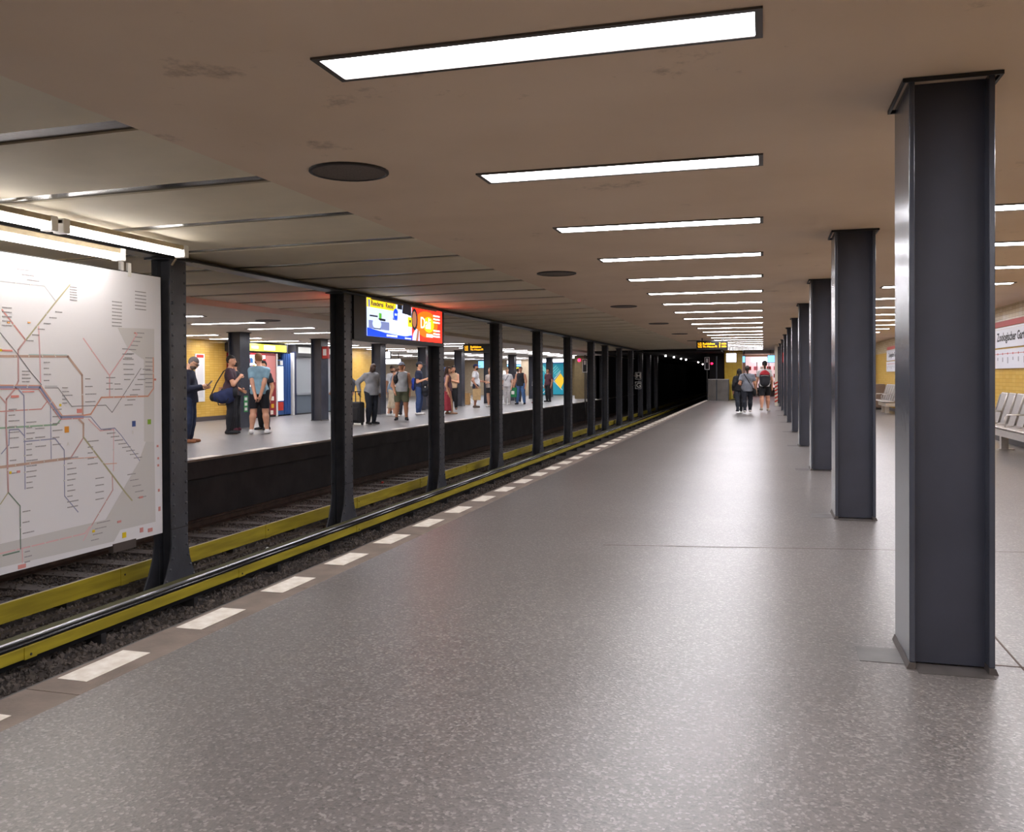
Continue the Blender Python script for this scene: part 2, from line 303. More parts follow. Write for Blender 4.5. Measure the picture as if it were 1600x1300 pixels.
MAP_LABELS=[(6.452, 1.515, 0.078), (6.451, 1.461, 0.067), (6.451, 1.407, 0.091), (6.45, 1.352, 0.071), (6.953, 1.365, 0.073), (6.952, 1.292, 0.104), (6.952, 1.219, 0.151), (6.951, 1.146, 0.14), (6.253, 0.987, 0.116), (6.253, 0.939, 0.073), (6.252, 0.891, 0.098), (6.251, 0.843, 0.078), (6.251, 0.795, 0.069), (6.25, 0.747, 0.065), (6.25, 0.699, 0.072), (6.249, 0.651, 0.129), (6.249, 0.603, 0.12), (6.248, 0.555, 0.119), (6.247, 0.507, 0.119), (6.247, 0.459, 0.071), (6.246, 0.411, 0.08), (6.351, 0.926, 0.108), (6.35, 0.847, 0.116), (6.349, 0.767, 0.126), (6.72, 0.632, 0.14), (6.72, 0.581, 0.07), (6.719, 0.53, 0.116), (6.718, 0.479, 0.122), (6.718, 0.428, 0.107), (6.717, 0.377, 0.078), (6.717, 0.327, 0.104), (6.716, 0.276, 0.071), (6.715, 0.225, 0.145), (6.715, 0.174, 0.138), (6.064, 1.106, 0.094), (6.064, 1.057, 0.075), (6.063, 1.008, 0.121), (6.063, 0.959, 0.096), (6.062, 0.91, 0.119), (6.062, 0.861, 0.116), (6.21, 1.434, 0.095), (6.21, 1.404, 0.087), (6.209, 1.373, 0.102), (6.209, 1.343, 0.089), (6.666, 1.284, 0.076), (6.666, 1.248, 0.088), (6.665, 1.213, 0.133), (6.665, 1.178, 0.066), (6.665, 1.143, 0.065), (6.074, 0.778, 0.1), (6.073, 0.669, 0.074), (6.071, 0.559, 0.094), (6.202, 0.211, 0.092), (6.201, 0.117, 0.082), (6.2, 0.023, 0.133), (6.219, -0.143, 0.071), (6.218, -0.187, 0.088), (6.218, -0.232, 0.071), (6.55, 1.088, 0.114), (6.549, 1.024, 0.084), (6.549, 0.961, 0.09), (6.548, 0.897, 0.123), (6.547, 0.833, 0.087), (6.546, 0.769, 0.107), (6.979, 0.767, 0.151), (6.978, 0.712, 0.076), (6.978, 0.657, 0.072), (6.977, 0.602, 0.088), (6.976, 0.548, 0.138), (7.233, 1.376, 0.131), (7.233, 1.32, 0.093), (7.232, 1.263, 0.103), (7.348, 1.312, 0.09), (7.347, 1.261, 0.119), (7.68, 1.835, 0.117), (7.648, 1.791, 0.117), (7.617, 1.747, 0.116), (7.586, 1.704, 0.115), (7.556, 1.661, 0.114), (7.525, 1.618, 0.114), (7.495, 1.575, 0.113), (7.461, 1.665, 0.096), (7.465, 1.613, 0.146), (7.469, 1.562, 0.161), (7.473, 1.51, 0.166), (7.477, 1.459, 0.149), (7.481, 1.408, 0.166), (7.485, 1.356, 0.095), (7.763, 1.461, 0.129), (7.723, 1.408, 0.128), (7.683, 1.355, 0.128), (7.644, 1.303, 0.126), (7.606, 1.251, 0.125), (7.567, 1.199, 0.124), (7.529, 1.148, 0.123), (7.491, 1.098, 0.122), (7.803, 1.581, 0.121), (7.803, 1.538, 0.12), (7.802, 1.494, 0.121), (7.802, 1.451, 0.12), (7.801, 1.408, 0.12), (7.801, 1.364, 0.12), (7.8, 1.321, 0.12), (7.8, 1.278, 0.12), (7.183, 0.865, 0.123), (7.235, 0.827, 0.125), (7.288, 0.789, 0.126), (7.341, 0.75, 0.127), (7.395, 0.711, 0.128), (7.449, 0.672, 0.13), (7.504, 0.632, 0.132), (7.56, 0.592, 0.133), (7.616, 0.551, 0.135), (6.262, 1.703, 0.084), (6.325, 1.756, 0.086), (6.39, 1.81, 0.087), (6.456, 1.865, 0.089), (6.523, 1.92, 0.09), (6.591, 1.977, 0.091), (6.009, 1.975, 0.106), (6.008, 1.937, 0.106), (6.008, 1.899, 0.106), (6.008, 1.861, 0.105), (6.007, 1.823, 0.106), (7.322, 2.129, 0.145), (7.322, 2.094, 0.145), (7.321, 2.06, 0.145), (7.321, 2.026, 0.145), (7.32, 1.992, 0.145), (7.32, 1.958, 0.145), (7.319, 1.924, 0.145), (7.319, 1.889, 0.145), (7.656, 2.26, 0.176), (7.656, 2.224, 0.175), (7.655, 2.188, 0.176), (7.655, 2.152, 0.176), (7.654, 2.116, 0.176), (7.654, 2.08, 0.176), (6.769, 2.102, 0.096), (6.77, 2.126, 0.095), (6.77, 2.15, 0.095), (6.77, 2.173, 0.096), (6.771, 2.197, 0.095), (6.771, 2.221, 0.095), (6.166, 2.317, 0.138), (6.22, 2.276, 0.14), (6.275, 2.235, 0.142), (7.52, 0.391, 0.132), (7.556, 0.328, 0.134), (7.593, 0.265, 0.135), (7.631, 0.202, 0.135), (7.668, 0.138, 0.137), (7.087, -0.032, 0.19), (7.061, -0.083, 0.163), (7.035, -0.134, 0.136), (7.009, -0.185, 0.11), (7.075, 0.402, 0.12), (7.074, 0.334, 0.12), (7.073, 0.267, 0.12), (7.073, 0.199, 0.12)]
# ---------------------------------------------------------------- steel columns of both platforms
def steel_column(h, label, group):
    r = empty('steel_column'); tag(r, label, 'column', group)
    H = h-.002
    fm = MB().box(-.0125, .0125, 0, .466, .03, H)
    for x in (.0125, .3475):
        bevel(inst('flange', fm.mesh('flange', 'steel_paint'), r, (x, 0, 0)), .004)
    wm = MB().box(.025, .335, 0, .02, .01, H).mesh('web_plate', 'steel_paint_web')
    for y in (.085, .36): inst('web_plate', wm, r, (0, y, 0))
    for x, s in ((.0125, -1), (.3475, 1)):
        MB().prism([(x-.014, .03), (x+.014, .03), (x+.014+(.012 if s > 0 else 0), 0.001), (x-.014-(.012 if s < 0 else 0), 0.001)], lambda p, q, t: (p, t, q), -.006, .472).build('foot_plate', mat('foot', '4a4441', .5), r)
    for x0, x1, y0, y1 in ((-.03, .39, -.03, -.018), (-.03, .39, .484, .496), (-.03, -.018, -.03, .496), (.378, .39, -.03, .496)):
        MB().box(x0, x1, y0, y1, H-.018, H).build('ceiling_collar', 'collar', r)
    return r
proto = steel_column(ZC, 'dark grey steel column with recessed web standing on the near platform', 'steel columns on the near platform')
for k in range(-2, 11):
    if k == 7: continue
    c = proto if k == -2 else copy_tree(proto)
    c.location = (.65, 4.45+4.43*k, 0)
c7 = copy_tree(proto); c7.location = (.65, 4.45+4.43*7, 0)
c7['label'] = 'dark grey steel column with a red emergency box near its top'
del c7['group']
proto = steel_column(ZL, 'dark grey steel column standing on the opposite platform', 'steel columns on the opposite platform')
for k in range(0, 10):
    c = proto if k == 0 else copy_tree(proto)
    c.location = (-13.67, 16.05+4.45*k, 0)
    if k == 2:
        c['label'] = 'dark grey steel column on the opposite platform carrying a red box'; del c['group']
# ---------------------------------------------------------------- riveted columns between the tracks
def riveted_column():
    r = empty('riveted_column'); tag(r, 'riveted dark steel column with flared foot between the two tracks', 'column', 'riveted columns between the tracks')
    top, bot = 2.645, -1.0
    prof = [(.135, top), (.135, -.2), (.137, -.45), (.165, -.60), (.23, -.76), (.32, -.92), (.34, bot)]
    pts = [(-a, z) for a, z in prof]+[(a, z) for a, z in reversed(prof)]
    for s in (-1, 1):
        m = MB().prism(pts, lambda p, q, t: (t, p, q), s*.11-.009, s*.11+.009)
        f = m.build('flange', 'rivet_paint', r)
        rv = MB()
        z = top-.12
        while z > bot+.1:
            a = np.interp(-z, [-q for _, q in prof], [p for p, _ in prof])-.03
            for sy in (-1, 1):
                rv.ell((s*.12, sy*a, z), (.014, .017, .017), 8, 4)
            z -= .115
        tag(rv.build('rivets', 'rivet_paint', f, smooth=True), kind='stuff')
        MB().box(s*.11-.011, s*.11+.011, -.137, .137, -.268, -.256).build('splice_seam', 'dark_frame', f)
    MB().box(-.1, .1, -.012, .012, bot, top).build('web', 'rivet_paint', r)
    for sx in (-1, 1):
        g = MB()
        for sy in (-1, 1):
            g.box(sx*.1-.008 if sx > 0 else -.1, sx*.1+.0 if sx > 0 else -.092, sy*.02-.05, sy*.02+.05, bot, top)
        g.build('angle_iron', 'rivet_paint', r)
    MB().box(-.16, .16, -.2, .2, 2.642, 2.66).build('cap_plate', 'rivet_paint', r)
    MB().box(-.2, .2, -.3, .3, -1.05, -.985).build('base_plate', 'rivet_paint', r)
    return r
proto = riveted_column()
for k in range(-2, 13):
    c = proto if k == -2 else copy_tree(proto)
    off = 0 if k < 7 else -.18-.05*(k-7)
    c.location = (XC+off, 8.27+4.09*k, 0)
# ---------------------------------------------------------------- ceiling lights
def ceiling_light(label, group):
    r = empty('ceiling_light'); tag(r, label, 'ceiling light', group)
    fr = MB()
    for b in ((-.93, .93, -.15, -.122), (-.93, .93, .122, .15), (-.93, -.9, -.122, .122), (.9, .93, -.122, .122)): fr.box(b[0], b[1], b[2], b[3], -.010, 0)
    fr.build('frame', 'lamp_rim', r)
    MB().box(-.9, .9, -.122, .122, -.006, -.001).build('diffuser', 'lamp_glow', r)
    return r
rows = [(-.93, ZC, -4, 21, 'the near platform row beside the tracks', 3.555), (2.69, ZC, -4, 17, 'the near platform row beside the benches', 3.555),
        (-11.45, ZL, 0, 25, 'the opposite platform row beside the tracks', 5.9), (-15.7, ZL, 0, 25, 'the opposite platform row beside the wall', 5.9)]
for x, z, k0, k1, where, yo in rows:
    p = ceiling_light('flush rectangular ceiling light glowing white in '+where, 'ceiling lights in '+where)
    for k in range(k0, k1):
        c = p if k == k0 else copy_tree(p)
        c.location = (x, yo+2.254*k, z)
p = ceiling_light('flush ceiling light glowing white in the hall beyond the yellow wall', 'ceiling lights in the far hall')
for i in range(8):
    c = p if i == 0 else copy_tree(p); c.location = (-19.6, 40+2.8*i, ZL)
# ---------------------------------------------------------------- round ceiling speakers
def disc(x, y, z, label, group):
    r = empty('ceiling_speaker', (x, y, z)); tag(r, label, 'ceiling speaker', group)
    a = MB(); n = 28
    for (rr, zz) in ((.262, 0), (.262, -.012), (.245, -.016), (.238, -.006)):
        a.v += [(rr*math.cos(i*math.tau/n), rr*math.sin(i*math.tau/n), zz) for i in range(n)]
    for j in range(3):
        a.f += [(j*n+i, j*n+(i+1) % n, (j+1)*n+(i+1) % n, (j+1)*n+i) for i in range(n)]
    a.build('rim', 'dark_frame', r)
    g = MB(); g.v = [(.24*math.cos(i*math.tau/n), .24*math.sin(i*math.tau/n), -.008) for i in range(n)]+[(.24*math.cos(i*math.tau/n), .24*math.sin(i*math.tau/n), -.002) for i in range(n)]
    g.f = [tuple(range(n-1, -1, -1))]+[(i, (i+1) % n, n+(i+1) % n, n+i) for i in range(n)]
    g.build('grille', 'speaker_grille', r)
for i, y in enumerate((5.35, 11.45, 17.3, 23.3, 29.3, 35.3)):
    disc(-2.64, y, ZC, 'round brown-grey speaker disc set into the beige ceiling above the platform edge', 'ceiling speakers above the near platform edge')
for y in (16.6, 24.6): disc(-10.1, y, ZL, 'round speaker disc in the ceiling of the opposite platform', 'ceiling speakers of the opposite platform')
# ---------------------------------------------------------------- third rails, running rails, sleepers
def third_rail(x, sgn, label, start):
    r = empty('third_rail', (x, 0, 0)); tag(r, label, 'third rail')
    # sgn=+1: yellow face looks to +X
    y = start; zb0 = -.80 if sgn > 0 else -.88
    while y < 110:
        b = MB().box(-.03, 0, y+.004, y+2.896, zb0, -.712 if sgn > 0 else -.70).build('guard_board', 'yellow_board', r)
        p = MB().box(.0, .008, y-.06, y+.06, zb0-.005, -.71 if sgn > 0 else -.698).build('splice_plate', 'yellow_board', r)
        MB().ell((.010, y+.0, -.775), (.006, .012, .012), 6, 4).build('bolt', 'dark_frame', p)
        for zb in (.8, 2.1): MB().box(-.26, -.03, y+zb, y+zb+.06, -.95, -.85).build('bracket', 'dark_frame', r)
        y += 2.9
    return r
t1 = third_rail(-5.5, 1, 'yellow boarded third rail with shiny black top running before the riveted columns', -3.13)
MB().box(-.41, -.13, -6, 110, -.76, -.742).build('cover_board', 'olive_board', t1)
MB().tube([(-.068, -6, -.708), (-.068, 110, -.708)], .046, 16).build('conductor_rail', 'black_rail', t1, smooth=True)
MB().box(-.088, -.05, -6, 110, -.668, -.6605).build('worn_highlight', 'worn_highlight_steel', t1)  # pale worn steel strip, put in to carry the rail's long highlight
MB().box(-.105, -.035, -6, 110, -.85, -.71).build('rail_body', 'black_plastic', t1)
t2 = third_rail(-6.72, 0, 'yellow boarded third rail of the far track behind the riveted columns', -.6)
MB().box(-.05, -.031, -6, 110, -.714, -.70).build('cover_board', mat('grey_board', '5c5552', .7, var=.3, scale=6), t2)
MB().box(-.22, -.12, -6, 110, -.9, -.78).build('conductor_rail', 'rust_rail', t2)
MB().box(.06, .13, -6, 110, -.955, -.925).build('timber_bearer', 'sleeper_wood', t2)
def rail(x, label, parent):
    prof = [(-.065, -1.03), (.065, -1.03), (.065, -1.018), (.012, -1.0), (.012, -.93), (.034, -.915), (.034, -.89), (-.034, -.89), (-.034, -.915), (-.012, -.93), (-.012, -1.0), (-.065, -1.018)]
    o = MB().prism(prof, lambda p, q, t: (x+p, t, q), -6, 118).build('rail', 'rust_rail', parent)
    return o
for xc, label, st_y in ((-4.30, 'near railway track hidden below the platform edge', 0), (-7.98, 'far railway track with timber sleepers beside the opposite platform', 5)):
    t = empty('railway_track', (0, 0, 0)); tag(t, label, 'railway track')
    rail(xc-.7175, '', t); rail(xc+.7175, '', t)
    sm = MB().box(xc-1.05, xc+1.05, -.12, .12, -1.12, -1.03).mesh('sleeper', 'sleeper_wood')
    for i in range(0, 90):
        inst('sleeper', sm, t, (random.uniform(-.03, .03), st_y+.66*i, random.uniform(-.006, .004)), random.uniform(-.012, .012))
def stones(regions):
    V = []; F = []; base = np.array([(1, 0, 0), (-1, 0, 0), (0, 1, 0), (0, -1, 0), (0, 0, 1), (0, 0, -1)], float)
    fc = [(0, 2, 4), (2, 1, 4), (1, 3, 4), (3, 0, 4), (2, 0, 5), (1, 2, 5), (3, 1, 5), (0, 3, 5)]
    n = 0
    for x0, x1, y0, y1, z, cnt in regions:
        for _ in range(cnt):
            s = rng.uniform(.012, .034); a = rng.uniform(0, 6.28, 3)
            sc = s*rng.uniform(.6, 1.25, 3)
            R = np.array(Matrix.Rotation(a[0], 3, 'Z') @ Matrix.Rotation(a[1], 3, 'X'))
            p = (base*sc*rng.uniform(.8, 1.2, (6, 1))) @ R.T + np.array([rng.uniform(x0, x1), y0+(y1-y0)*rng.uniform(0, 1)**1.5, z+s*.25])
            V += p.tolist(); F += [tuple(n+i for i in q) for q in fc]; n += 6
    m = MB(); m.v = V; m.f = F
    return m
bl = stones([(-6.0, -5.2, 3, 24, -.94, 7000), (-6.8, -5.9, 4, 26, -.945, 5500), (-7.25, -6.85, 5, 26, -.99, 2500), (-8.6, -7.3, 6, 28, -1.055, 8000), (-9.1, -8.6, 8, 28, -1.055, 1500)]).build('ballast', 'stone')
tag(bl, 'loose grey-brown ballast stones between and beside the tracks', 'ballast', kind='stuff')
def litter(x, y, z, c, label):
    o = MB().ell((0, 0, .02), (.035, .05, .022), 7, 4)
    o.v = [(a+random.uniform(-.012, .012), b+random.uniform(-.012, .012), c2+random.uniform(-.006, .012)) for a, b, c2 in o.v]
    o = o.build('litter', c); o.location = (x, y, z); tag(o, label, 'litter')
litter(-7.25, 6.95, -.98, 'white_plastic', 'crumpled white paper scrap on the ballast below the map board')
litter(-6.35, 10.4, -.94, 'white_plastic', 'small white scrap on the ballast by the second riveted column')
litter(-8.3, 18.4, -1.04, 'sign_red', 'small red and white wrapper lying between the far rails')
# ---------------------------------------------------------------- map board and its lamps
XB = -6.2
mb_ = empty('transit_map_board', (XB, 5.9, -.3)); tag(mb_, 'large white transit network map board fixed between riveted columns', 'map board')
def part(mb, name, m, parent, off, smooth=False):
    mb.v = [(a-off[0], b-off[1], c-off[2]) for a, b, c in mb.v]; return mb.build(name, m, parent, smooth)
OB = (XB, 5.9, -.3)
part(MB().box(XB-.03, XB, 4.55, 8.065, -.29, 2.445), 'panel', 'white_board', mb_, OB)
part(MB().box(XB-.05, XB+.004, 4.53, 8.08, 2.445, 2.452), 'top_edge', 'dark_frame', mb_, OB)
part(MB().box(XB-.05, XB+.0095, 7.31, 7.64, -.36, -.275), 'bottom_bracket', mat('bracket_brown', '4c4340', .7), mb_, OB)
for y in (7.45, 7.56): part(MB().box(XB-.02, XB+.006, y, y+.045, 2.40 if y > 7.5 else 2.45, 2.54), 'hanger_clip', 'white_plastic', mb_, OB)
MC = dict(tan='c4a698', teal='b4ccd0', red='d89490', olive='b6b090', rose='cba2a2', grey='b4b4ba', black='7a787e', pink='e8b8be', orange='e2a892', blue='9498b8', green='92b49c', dgreen='6e887a',
          yellow='e6c81a', orangeb='e0952c', blueb='2f4f96', greenb='86b02c', salmon='e08e86', orange2='efb070', zone='d2d0d0', zone2='d9d7d7')
for k, v in MC.items(): mat('map_'+k, v, .4)
for i, (z, pts) in enumerate(MAP_ZONES):
    part(MB().prism([(a, b) for a, b in pts], lambda p, q, t: (t, p, q), XB-.001, XB+.001), 'fare_zone', 'map_'+z, mb_, OB)
def ribbon(m, pts, wd, x):
    for (a, b), (c, d) in zip(pts[:-1], pts[1:]):
        L = math.hypot(c-a, d-b) or 1; nx, ny = -(d-b)/L*wd/2, (c-a)/L*wd/2; ex, ey = (c-a)/L*wd*.3, (d-b)/L*wd*.3
        m.quad((x, a+nx-ex, b+ny-ey), (x, c+nx+ex, d+ny+ey), (x, c-nx+ex, d-ny+ey), (x, a-nx-ex, b-ny-ey))
for i, (c, wd, pts) in enumerate(MAP_LINES):
    m = MB(); ribbon(m, pts, wd*1.05, XB+.0016+.00012*(i % 12)); part(m, 'map_line', 'map_'+c, mb_, OB)
m = MB()
for (y, z, L) in MAP_LABELS:
    a = y+.01
    while a < y+L:
        b = min(a+random.uniform(.02, .06), y+L); m.box(XB, XB+.0032, a, b, z-.0045, z+.0045); a = b+.006
tag(part(m, 'station_names', 'ink_grey', mb_, OB), kind='stuff')
m = MB()
for i, (c, wd, pts) in enumerate(MAP_LINES):
    for (a, b), (c2, d) in zip(pts[:-1], pts[1:]):
        L = math.hypot(c2-a, d-b); n = int(L/.14)
        for j in range(1, n): m.box(XB, XB+.0036, a+(c2-a)*j/n-.006, a+(c2-a)*j/n+.006, b+(d-b)*j/n-.006, b+(d-b)*j/n+.006)
tag(part(m, 'station_ticks', 'white_plastic', mb_, OB), kind='stuff')
for c, a, b, c2, d in MAP_MARKS:
    part(MB().box(XB, XB+.004, a, c2, b, d), 'map_symbol', 'map_'+c, mb_, OB)
for s, u in (('A', 0), ('B', 1), ('C', 2)):
    y, z = ((6.72, .745), (7.595, .80), (7.84, .82))[u]
    text('zone_letter', s, .05, 'white_plastic', mb_, Matrix.Translation((-XB, -5.9, .3)) @ faceX(XB+.0045, y, z), .0003)
def tube_lamp(x, y0, y1, z, label, arm=0):
    r = empty('tube_lamp', (x, y0, z)); tag(r, label, 'tube lamp'); L = y1-y0
    bevel(MB().box(-.05, .05, 0, L, .03, .078).build('housing', 'tube_housing', r), .01)
    MB().tube([(0, .06, .0), (0, L-.06, .0)], .034, 12).build('tube_cover', 'tube_glow', r, smooth=True)
    if arm:
        for y in (.3, L-.3): MB().box(-arm, .0, y-.015, y+.015, .078, .09).build('bracket', 'dark_frame', r)
    for y in (0, L-.07): bevel(MB().box(-.058, .058, y, y+.07, -.04, .082).build('end_cap', 'white_plastic', r), .008)
tube_lamp(-5.55, 5.95, 7.58, 2.60, 'fluorescent tube lamp ending at the first riveted column above the map', .62)
tube_lamp(-5.55, 4.22, 5.89, 2.60, 'fluorescent tube lamp joined end to end before the map board', .62)
tube_lamp(-6.02, 4.8, 7.25, 2.545, 'lower fluorescent tube lamp mounted close over the map board')
tag(MB().tube([(-5.85, 4.2, 2.65), (-5.85, 7.9, 2.65), (-6.08, 8.1, 2.58)], .012, 6).build('lamp_cable', 'tube_housing'), 'thin cable behind the fluorescent lamps above the map', 'cable')
# ---------------------------------------------------------------- advertising display between columns two and three
ad = empty('advertising_display', (XC, 13.0, 2.0)); tag(ad, 'long lit advertising display showing a blue and a red advert', 'display')
OA = (XC, 13.0, 2.0); xa0, xa1 = -6.42, -6.1
ya, yb, za, zb = 12.95, 16.38, 2.03, 2.645
ym = ya+(yb-ya)*.545
part(MB().box(xa0, xa1, 12.5, yb+.1, za-.07, zb+.012), 'case', 'black_plastic', ad, OA)
for k, nm, col, e in ((0, 'ad_white', 'c8d4f0', .8), (1, 'ad_blue', '1440c8', 1.0), (2, 'ad_yellow', 'ffd820', .8), (3, 'ad_red', 'e01c10', 3.0), (4, 'ad_orange', 'ff6a14', 1.0), (5, 'ad_lav', '7f8cc0', .6), (6, 'ad_dark', '26303c', .25), (7, 'ad_skin', 'c08060', .5), (8, 'ad_green', '4f9a30', 1.), (9, 'ad_text', 'ffffff', 1.2), (10, 'ad_ink', '1f2c80', .12)): mat(nm, col, .5, emit=e)
def adq(name, m, pts, x, sub, mirror=False):
    """pts in 0..1 across, 0..1 up"""
    P = [((ya+(yb-ya)*(1-p if mirror else p)), za+(zb-za)*q) for p, q in pts]
    return part(MB().prism(P, lambda p, q, t: (t, p, q), min(x, x+.001), max(x, x+.001)), name, m, ad, OA)
rect = lambda a, b, c, d: [(a, b), (c, b), (c, d), (a, d)]
circ = lambda cx, cy, rx, ry, n=14: [(cx+rx*math.cos(i*math.tau/n), cy+ry*math.sin(i*math.tau/n)) for i in range(n)]
def ad_face(x0, s, mirror):
    q = lambda n, m, p, l: adq(n, m, p, x0+s*.002*l, None, mirror)
    q('left_poster', 'ad_white', rect(0, 0, .55, 1), 0); q('right_poster', 'ad_red', rect(.55, 0, 1, 1), 0)
    q('banner', 'ad_yellow', [(0, .76), (.31, .76), (.34, .84), (.34, 1), (0, 1)], 1)
    q('picture_room', 'ad_lav', rect(.02, .2, .36, .42), 1); q('picture_shade', 'ad_lav', rect(.30, .42, .40, .58), 1)
    q('picture_dark', 'ad_dark', rect(.36, .84, .42, 1), 1); q('picture_dark', 'ad_dark', [(.42, .74), (.54, .70), (.54, 1), (.43, 1)], 1)
    q('picture_plant', 'ad_green', rect(.135, .50, .165, .64), 2); q('picture_table', 'ad_dark', rect(.03, .52, .12, .56), 2); q('picture_chairs', 'ad_dark', rect(.13, .44, .21, .50), 2)
    q('picture_basket', 'ad_white', circ(.11, .34, .05, .14), 3); q('picture_basket', 'ad_dark', rect(.07, .2, .15, .225), 4)
    q('oval_badge', 'ad_blue', circ(.335, .68, .03, .16), 3); q('badge_text', 'ad_white', rect(.32, .64, .35, .70), 4)
    q('panel_light', 'ad_text', rect(.36, .12, .49, .72), 3); q('panel_light', 'ad_text', rect(.26, .2, .38, .50), 2)
    q('yellow_patch', 'ad_yellow', rect(.49, .38, .55, .66), 3); q('patch_ink', 'ad_dark', rect(.51, .5, .53, .58), 4)
    q('wave_band', 'ad_blue', [(0, 0), (.55, 0), (.55, .14), (.46, .09), (.34, .10), (.2, .13), (.06, .19), (0, .22)], 4)
    q('band_text', 'ad_text', rect(.22, .035, .35, .085), 5); q('band_text', 'ad_text', rect(.45, .02, .53, .05), 5)
    q('side_text', 'ad_lav', rect(.015, .77, .035, .96), 2)
    q('glow', 'ad_orange', circ(.76, .52, .17, .40, 20), 1); q('glow', 'ad_yellow', circ(.79, .52, .08, .24, 20), 2)
    q('portrait_hair', 'ad_dark', circ(.583, .62, .045, .33), 3); q('portrait_face', 'ad_skin', circ(.58, .62, .03, .24), 4)
    q('portrait_collar', 'ad_white', [(.55, 0), (.655, 0), (.65, .3), (.60, .36), (.565, .2)], 3); q('portrait_arm', 'ad_skin', [(.60, 0), (.63, 0), (.645, .3), (.625, .36)], 4)
    for b in (.80, .70, .60, .34, .24, .16): q('small_text', 'ad_text', rect(.86, b, .96, b+.045), 3)
    q('white_tag', 'ad_text', rect(.755, .14, .85, .235), 3)
ad_face(xa1+.001, 1, False); ad_face(xa0-.002, -1, True)
TA = Matrix.Translation((-OA[0], -OA[1], -OA[2]))
text('poster_title', 'Dali', .30, 'ad_text', ad, TA @ faceX(xa1+.010, ya+(yb-ya)*.665, za+.24, 1.1), .0005)
for wd, yo in (('Reederei', .15), ('Riedel', .72)): text('banner_title', wd, .115, 'ad_ink', ad, TA @ faceX(xa1+.009, ya+yo, za+.50, 1.15), .0005, bold=.003)
for y in (13.1, 14.75): part(MB().box(-6.1, -6.08, y, y+1.3, 2.62, 2.656), 'picture_lamp', 'tube_housing', ad, OA)
# ---------------------------------------------------------------- departure boards
def departure_board(x0, x1, y, z0, z1, zc, label):
    r = empty('departure_board', ((x0+x1)/2, y, z0)); tag(r, label, 'departure board'); O = ((x0+x1)/2, y, z0)
    bevel(part(MB().box(x0, x1, y, y+.22, z0, z1), 'case', 'black_plastic', r, O), .01)
    for x in (x0+.2, x1-.2): part(MB().box(x-.02, x+.02, y+.09, y+.13, z1, zc), 'hanger', 'dark_frame', r, O)
    h = z1-z0; W = x1-x0; T = Matrix.Translation((-O[0], -O[1], -O[2]))
    for row, (a, b) in enumerate((('Ruhleben', '2 min'), ('Th.-Heuss-Pl', '5 min'))):
        zz = z0+h*(.54-.30*row); s = h*.36
        text('line_number', 'U2', s, 'amber', r, T @ faceY(x0+W*.05, y-.002, zz), .001)
        text('destination', a, s*(1 if row == 0 else .85), 'amber', r, T @ faceY(x0+W*.20, y-.002, zz), .001)
        text('minutes', b, s, 'amber', r, T @ faceY(x0+W*.72, y-.002, zz), .001)
departure_board(-2.37, -1.25, 33, 2.31, 2.635, ZC, 'black departure board with amber letters hanging over the near platform')
departure_board(-10.55, -9.1, 30.5, 2.24, 2.55, ZL, 'black departure board with amber letters hanging over the opposite platform')
# ---------------------------------------------------------------- station name signs on the right wall
def station_sign(y0, y1, label):
    r = empty('station_sign', (XW, y0, 1.48)); tag(r, label, 'station sign'); O = (XW, y0, 1.48); x = XW-.03
    T = Matrix.Translation((-O[0], -O[1], -O[2]))
    part(MB().box(x, XW, y0, y1, 2.32, 2.43), 'red_band', 'sign_red', r, O)
    part(MB().box(x-.01, XW, y0, y1, 1.90, 2.30), 'name_panel', 'sign_white', r, O)
    part(MB().box(x-.012, XW, y0, y1, 2.255, 2.275), 'rail_strip', 'steel_brushed', r, O)
    part(MB().box(x-.02, XW, y0, y1, 1.48, 1.84), 'line_diagram', 'sign_white', r, O)
    part(MB().box(x-.026, XW, y0, y1, 1.84, 1.865), 'shelf_strip', 'white_plastic', r, O)
    part(MB().box(x-.022, x-.02, y0+.3, y1-.3, 1.765, 1.775), 'route_line', 'sign_red', r, O)
    for i in range(13):
        yy = y0+.3+i*(y1-y0-.6)/12
        part(MB().box(x-.023, x-.02, yy-.02, yy+.02, 1.75, 1.79), 'stop_mark', 'sign_red', r, O)
        part(MB().box(x-.023, x-.02, yy-.03, yy+.03, 1.58+.03*(i % 3), 1.70), 'stop_name', 'ink_grey', r, O)
    text('name', 'Zoologischer Garten', .235, 'ink', r, T @ faceX(x-.0115, y1-.58, 2.03, 1.12, -1), .001, bold=.005)
station_sign(15.6, 20.75, 'white station name sign with red band above the nearer metal bench')
station_sign(32.2, 37.1, 'white station name sign with red band above the farther metal bench')
